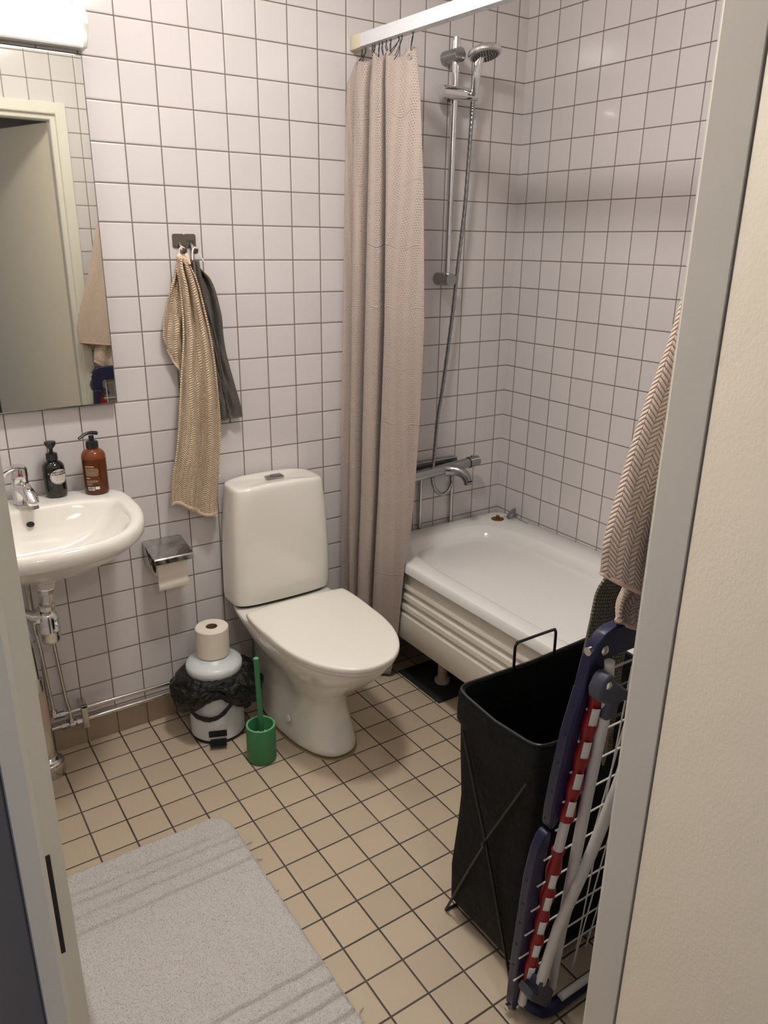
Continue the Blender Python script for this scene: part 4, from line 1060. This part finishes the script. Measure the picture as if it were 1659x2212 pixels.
# rounded head of the rail with the cross bar
m = MB(); pol = []
for (x, z) in ((-1.292, .895), (-1.291, .955), (-1.285, .985), (-1.270, 1.003), (-1.250, 1.010), (-.735, 1.010), (-.722, 1.0), (-.718, .975), (-.722, .955), (-.735, .948), (-1.235, .948), (-1.243, .940), (-1.246, .915), (-1.252, .900)):
    pol.append((x, z))
m.prism(pol, lambda x, z: RPt(x, z, -.011), lambda x, z: RPt(x, z, .013)); m.build('top_crossbar', M_navy, rk, bev=.003)
for (x, z, o_) in ((-1.266, .972, .014), (-1.247, .022, .015)):
    m = MB(); c_ = Vector(RPt(x, z, o_)); disc(m, c_, (0, -1, 0), [(.0085, 0), (.0085, .0015), (.006, .0035), (.002, .0042)], 20); m.build('rivet', M_chrome, rk)
    m = MB(); m.cyl((x-.0165, c_[1]+.012, z), (x-.0275, c_[1]+.012, z), .0075, 16); m.build('rivet', M_chrome, rk)
for z in (.86, .80, .735, .665, .60, .44, .37, .31, .24, .17):
    m = MB(); x = lerp([(.06, -1.2685), (.18, -1.2835), (.44, -1.3065), (.52, -1.3065), (.62, -1.2945), (.7, -1.2985), (.8, -1.3005), (.9, -1.2925)], z)
    m.cyl((x-.0006, RY_(z), z), (x+.001, RY_(z), z), .0028, 10); m.build('rail_hole', M_dark, rk)
# white tube beside the rail, red clip strip on it
m = MB(); m.tube([RPt(-1.262, .93, .020), RPt(-1.263, .86, .020), RPt(-1.259, .5, .020), RPt(-1.247, .04, .020)], .0098, 16); m.build('side_tube', M_whitemetal, rk)
def redstrip(zs):
    m = MB()
    for a, b in zs:
        rr_ = []
        n_ = 24
        for k in range(n_+1):
            z = a + (b-a)*k/n_
            x = lerp([(.04, -1.247), (.5, -1.259), (.86, -1.263)], z)
            wv = .0022*math.sin((z-.08)/.0725*2*PI)
            r_ = .0128+wv
            rr_.append([(x + r_*1.05*math.cos(2*PI*j/16), RY_(z, .020) + r_*math.sin(2*PI*j/16), z) for j in range(16)])
        m.rings(rr_)
    return m
redstrip([(.595, .885), (.105, .515)]).build('clip_strip', M_red, rk)
def fin(m, z0_, z1_):
    rr_ = []
    for z in (z0_, z0_+.02, z1_-.02, z1_):
        x = lerp([(.04, -1.247), (.5, -1.259), (.86, -1.263)], z)
        wd = .030 if z in (z0_+.02, z1_-.02) else .012
        rr_.append([(x, RY_(z, .010), z), (x+wd, RY_(z, .004), z), (x+wd, RY_(z, .007), z), (x, RY_(z, .014), z)])
    m.rings(rr_)
m = MB(); fin(m, .10, .53); fin(m, .595, .86); m.build('clip_fin', M_red, rk)
for z in (.845, .772, .699, .632, .470-.03, .376, .304, .232, .16):
    m = MB(); x = lerp([(.04, -1.247), (.5, -1.259), (.86, -1.263)], z); a0 = math.radians(-128)
    m.grid(lambda u, v, x=x, z=z: (x+.0158*math.cos(a0+(u-.5)*.9), RY_(z+(v-.5)*.036, .020)+.0158*math.sin(a0+(u-.5)*.9), z+(v-.5)*.036), 8, 6)
    m.build('clip_window', M_whiteplastic, rk, solid=.001)
# leg tubes folded against the wing
m = MB(); m.tube([RPt(-1.252, .875, .034), RPt(-1.236, .66, .034), RPt(-1.217, .46, .034), RPt(-1.186, .14, .034), RPt(-1.176, .055, .034)], .0110, 18); m.build('leg_tube', M_whitemetal, rk)
m = MB(); m.tube([RPt(-1.165, .84, .052), RPt(-1.175, .66, .052), RPt(-1.200, .496, .052), RPt(-1.240, .31, .052), RPt(-1.249, .150, .052)], .0112, 18); m.build('leg_tube', M_whitemetal, rk)
m = MB(); m.tube([RPt(-1.252, .875, .034), RPt(-1.262, .955, .026)], .0085, 14); m.build('leg_tube', M_whitemetal, rk)
# grey blue joint clamps
m = MB(); 
m.prism([(-1.291, .935), (-1.296, .915), (-1.290, .893), (-1.262, .878), (-1.262, .842), (-1.240, .838), (-1.233, .872), (-1.213, .868), (-1.205, .880), (-1.262, .925), (-1.272, .942), (-1.283, .943)], lambda x, z: RPt(x, z, .020), lambda x, z: RPt(x, z, .048)); m.build('leg_joint', M_grayblue, rk, bev=.004)
c_ = Vector(RPt(-1.281, .925, .0485)); m = MB(); disc(m, c_, (0, -1, 0), [(.007, 0), (.007, .001), (.005, .003), (.0015, .0036)], 18); m.build('rivet', M_chrome, rk)
m = MB(); m.prism([(-1.278, .150), (-1.284, .135), (-1.278, .118), (-1.220, .050), (-1.205, .055), (-1.205, .095), (-1.225, .125), (-1.232, .155), (-1.258, .165), (-1.262, .130)], lambda x, z: RPt(x, z, .024), lambda x, z: RPt(x, z, .062)); m.build('leg_joint', M_grayblue, rk, bev=.004)
# foot block
m = MB(); m.tube(spline([(-1.236, -1.520, .040), (-1.218, -1.545, .022), (-1.190, -1.556, .016), (-1.10, -1.556, .016), (-.74, -1.556, .016)], 6), .0155, 16, flat=(1, 1)); m.build('foot_bar', M_navy, rk)
m = MB(); m.tube([(-1.165, -1.560, .034), (-.75, -1.560, .034)], .0085, 12); m.build('foot_tube', M_whitemetal, rk)
# white wires
for k in range(14):
    z = .925 - .0715*k if k < 5 else .925 - .0715*k
    if z < .07: break
    m = MB(); m.tube([RPt(-1.288 if z < .56 else -1.275, z, .0145), RPt(-.735, z, .0145)], .0019, 8); m.build('wire_rod', M_whitemetal, rk)
for x in (-1.228, -1.13, -1.03, -.93, -.83):
    m = MB(); m.tube([RPt(x, .950, .003), RPt(x+.0, .05, .003)], .0019, 8); m.build('wire_rod', M_whitemetal, rk)
for a, b in (((-1.185, .915), (-1.087, .03)), ((-1.101, .483), (-1.089, .054))):
    m = MB(); m.tube([RPt(a[0], a[1], .02), RPt(b[0], b[1], .02)], .0016, 8); m.build('support_wire', M_whitemetal, rk)
m = MB(); m.cyl(RPt(-.735, .95, .0), RPt(-.735, .02, .0), .012, 14); m.build('far_side_tube', M_navy, rk)

# ------------------------------------------------------------------ TOWELS BY THE DOOR
pk = thing('bath_towel', 'large pinkish herringbone bath towel hanging by the door frame above the rack', 'towel', (-1.15, -1.68, 1.1))
PL = [(.0, -1.105), (.15, -1.140), (.45, -1.205), (.60, -1.238), (.72, -1.272), (.84, -1.304), (.93, -1.322), (1.0, -1.318)]
def pinkcone(u, v):
    """one draped sheet, its section opening from the hook downward: from the wall round the left tip into the room"""
    zb = 1.13 + .060*abs(u-.42)*0 
    vv = v
    z = 1.93 - .80*vv
    z += (.045*math.cos((u-.45)*PI*1.2) - .045)*0
    xl = slerp(PL, vv)
    # path: wall side (x right) -> left tip -> room side (x right)
    w_ = .16 + .12*vv
    a = (u-.40)/.60 if u > .40 else (u-.40)/.40
    if a < 0:
        x = xl + (-a)**1.25*w_*.75; y = -1.668 - .046*(-a)**.45*(.3+.7*vv)
    else:
        x = xl + a**1.25*w_; y = -1.668 + .050*(a)**.5*(.35+.75*vv)
    fold = .007*math.sin(a*13+vv*2)*min(1, abs(a)*3)*vv
    # lower edge slopes: highest at the tip, low towards the room side right
    z -= (.105*max(0, -a)**1.1 if a < 0 else .03*a)*vv**2
    y += fold + noise.noise(Vector((u*5, v*5, 2.2)))*.006
    return (x, max(y, -1.729), z)
m = MB(); m.grid(pinkcone, 110, 110); m.build('upper_fold', M_pink, pk, solid=.006, angle=80)
m = MB(); m.tube([pinkcone(k/50, 1.0) for k in range(51)], .0048, 8); m.build('hem', M_pinkhem, pk)
P2 = [(0, -1.20), (.35, -1.225), (.6, -1.240), (.8, -1.256), (1.0, -1.262)]
def pinktail(u, v):
    z = 1.25 - .215*v - .035*math.sin(u*PI*.9)*v**2
    xl = slerp(P2, v); x = xl + u*.13; y = -1.655 - .012*math.cos(u*11+v) + .02*u + noise.noise(Vector((u*4, v*5, 9)))*.008
    return (x, y, z)
m = MB(); m.grid(pinktail, 50, 50); m.build('hanging_end', M_pink, pk, solid=.006, angle=80)
m = MB(); m.tube([pinktail(k/24, 1.0) for k in range(25)], .005, 8); m.build('hem', M_pinkhem, pk)
gk = thing('knit_towel', 'sage green coarse knit towel hanging between the hamper and the drying rack', 'towel', (-1.10, -1.51, .6))
GK = [(.60, -1.160), (.82, -1.163), (.86, -1.162), (.92, -1.151), (1.0, -1.134), (1.04, -1.120), (1.10, -1.080), (1.16, -1.05), (1.9, -1.05)]
def gknit(u, v):
    z = 1.24 - .60*v - .05*u*v
    xl = lerp(GK, z) + .005; wd = .13
    y = -1.508 + .004*math.sin(u*9+v*6) + noise.noise(Vector((u*3, v*8, 4)))*.004
    if z > .98: y -= .16*((z-.98)/.26)**1.5
    return (xl + u*wd, y, z)
m = MB(); m.grid(gknit, 40, 120); m.build('knit_cloth', M_knit, gk, solid=.006, angle=80)
m = MB(); m.tube(spline([(-1.052, -1.507, .665), (-1.060, -1.507, .64), (-1.050, -1.507, .60), (-1.048, -1.506, .565)], 6), .008, 8, rfun=lambda t: .014*(1-t*.85)); m.build('tassel', M_knit, gk)
hk2 = thing('wall_hook', 'chrome hook on the front wall holding the bath towel', 'hook', (-1.08, -1.73, 1.95))
m = MB(); m.cyl((-1.085, FYW+.0005, 1.955), (-1.085, FYW+.006, 1.955), .016, 20); m.build('hook_plate', M_satin, hk2)
m = MB(); m.tube(spline([(-1.085, FYW+.004, 1.955), (-1.085, FYW+.035, 1.950), (-1.085, FYW+.06, 1.945), (-1.085, FYW+.066, 1.962)], 6), .0045, 12); m.build('hook_prong', M_satin, hk2)
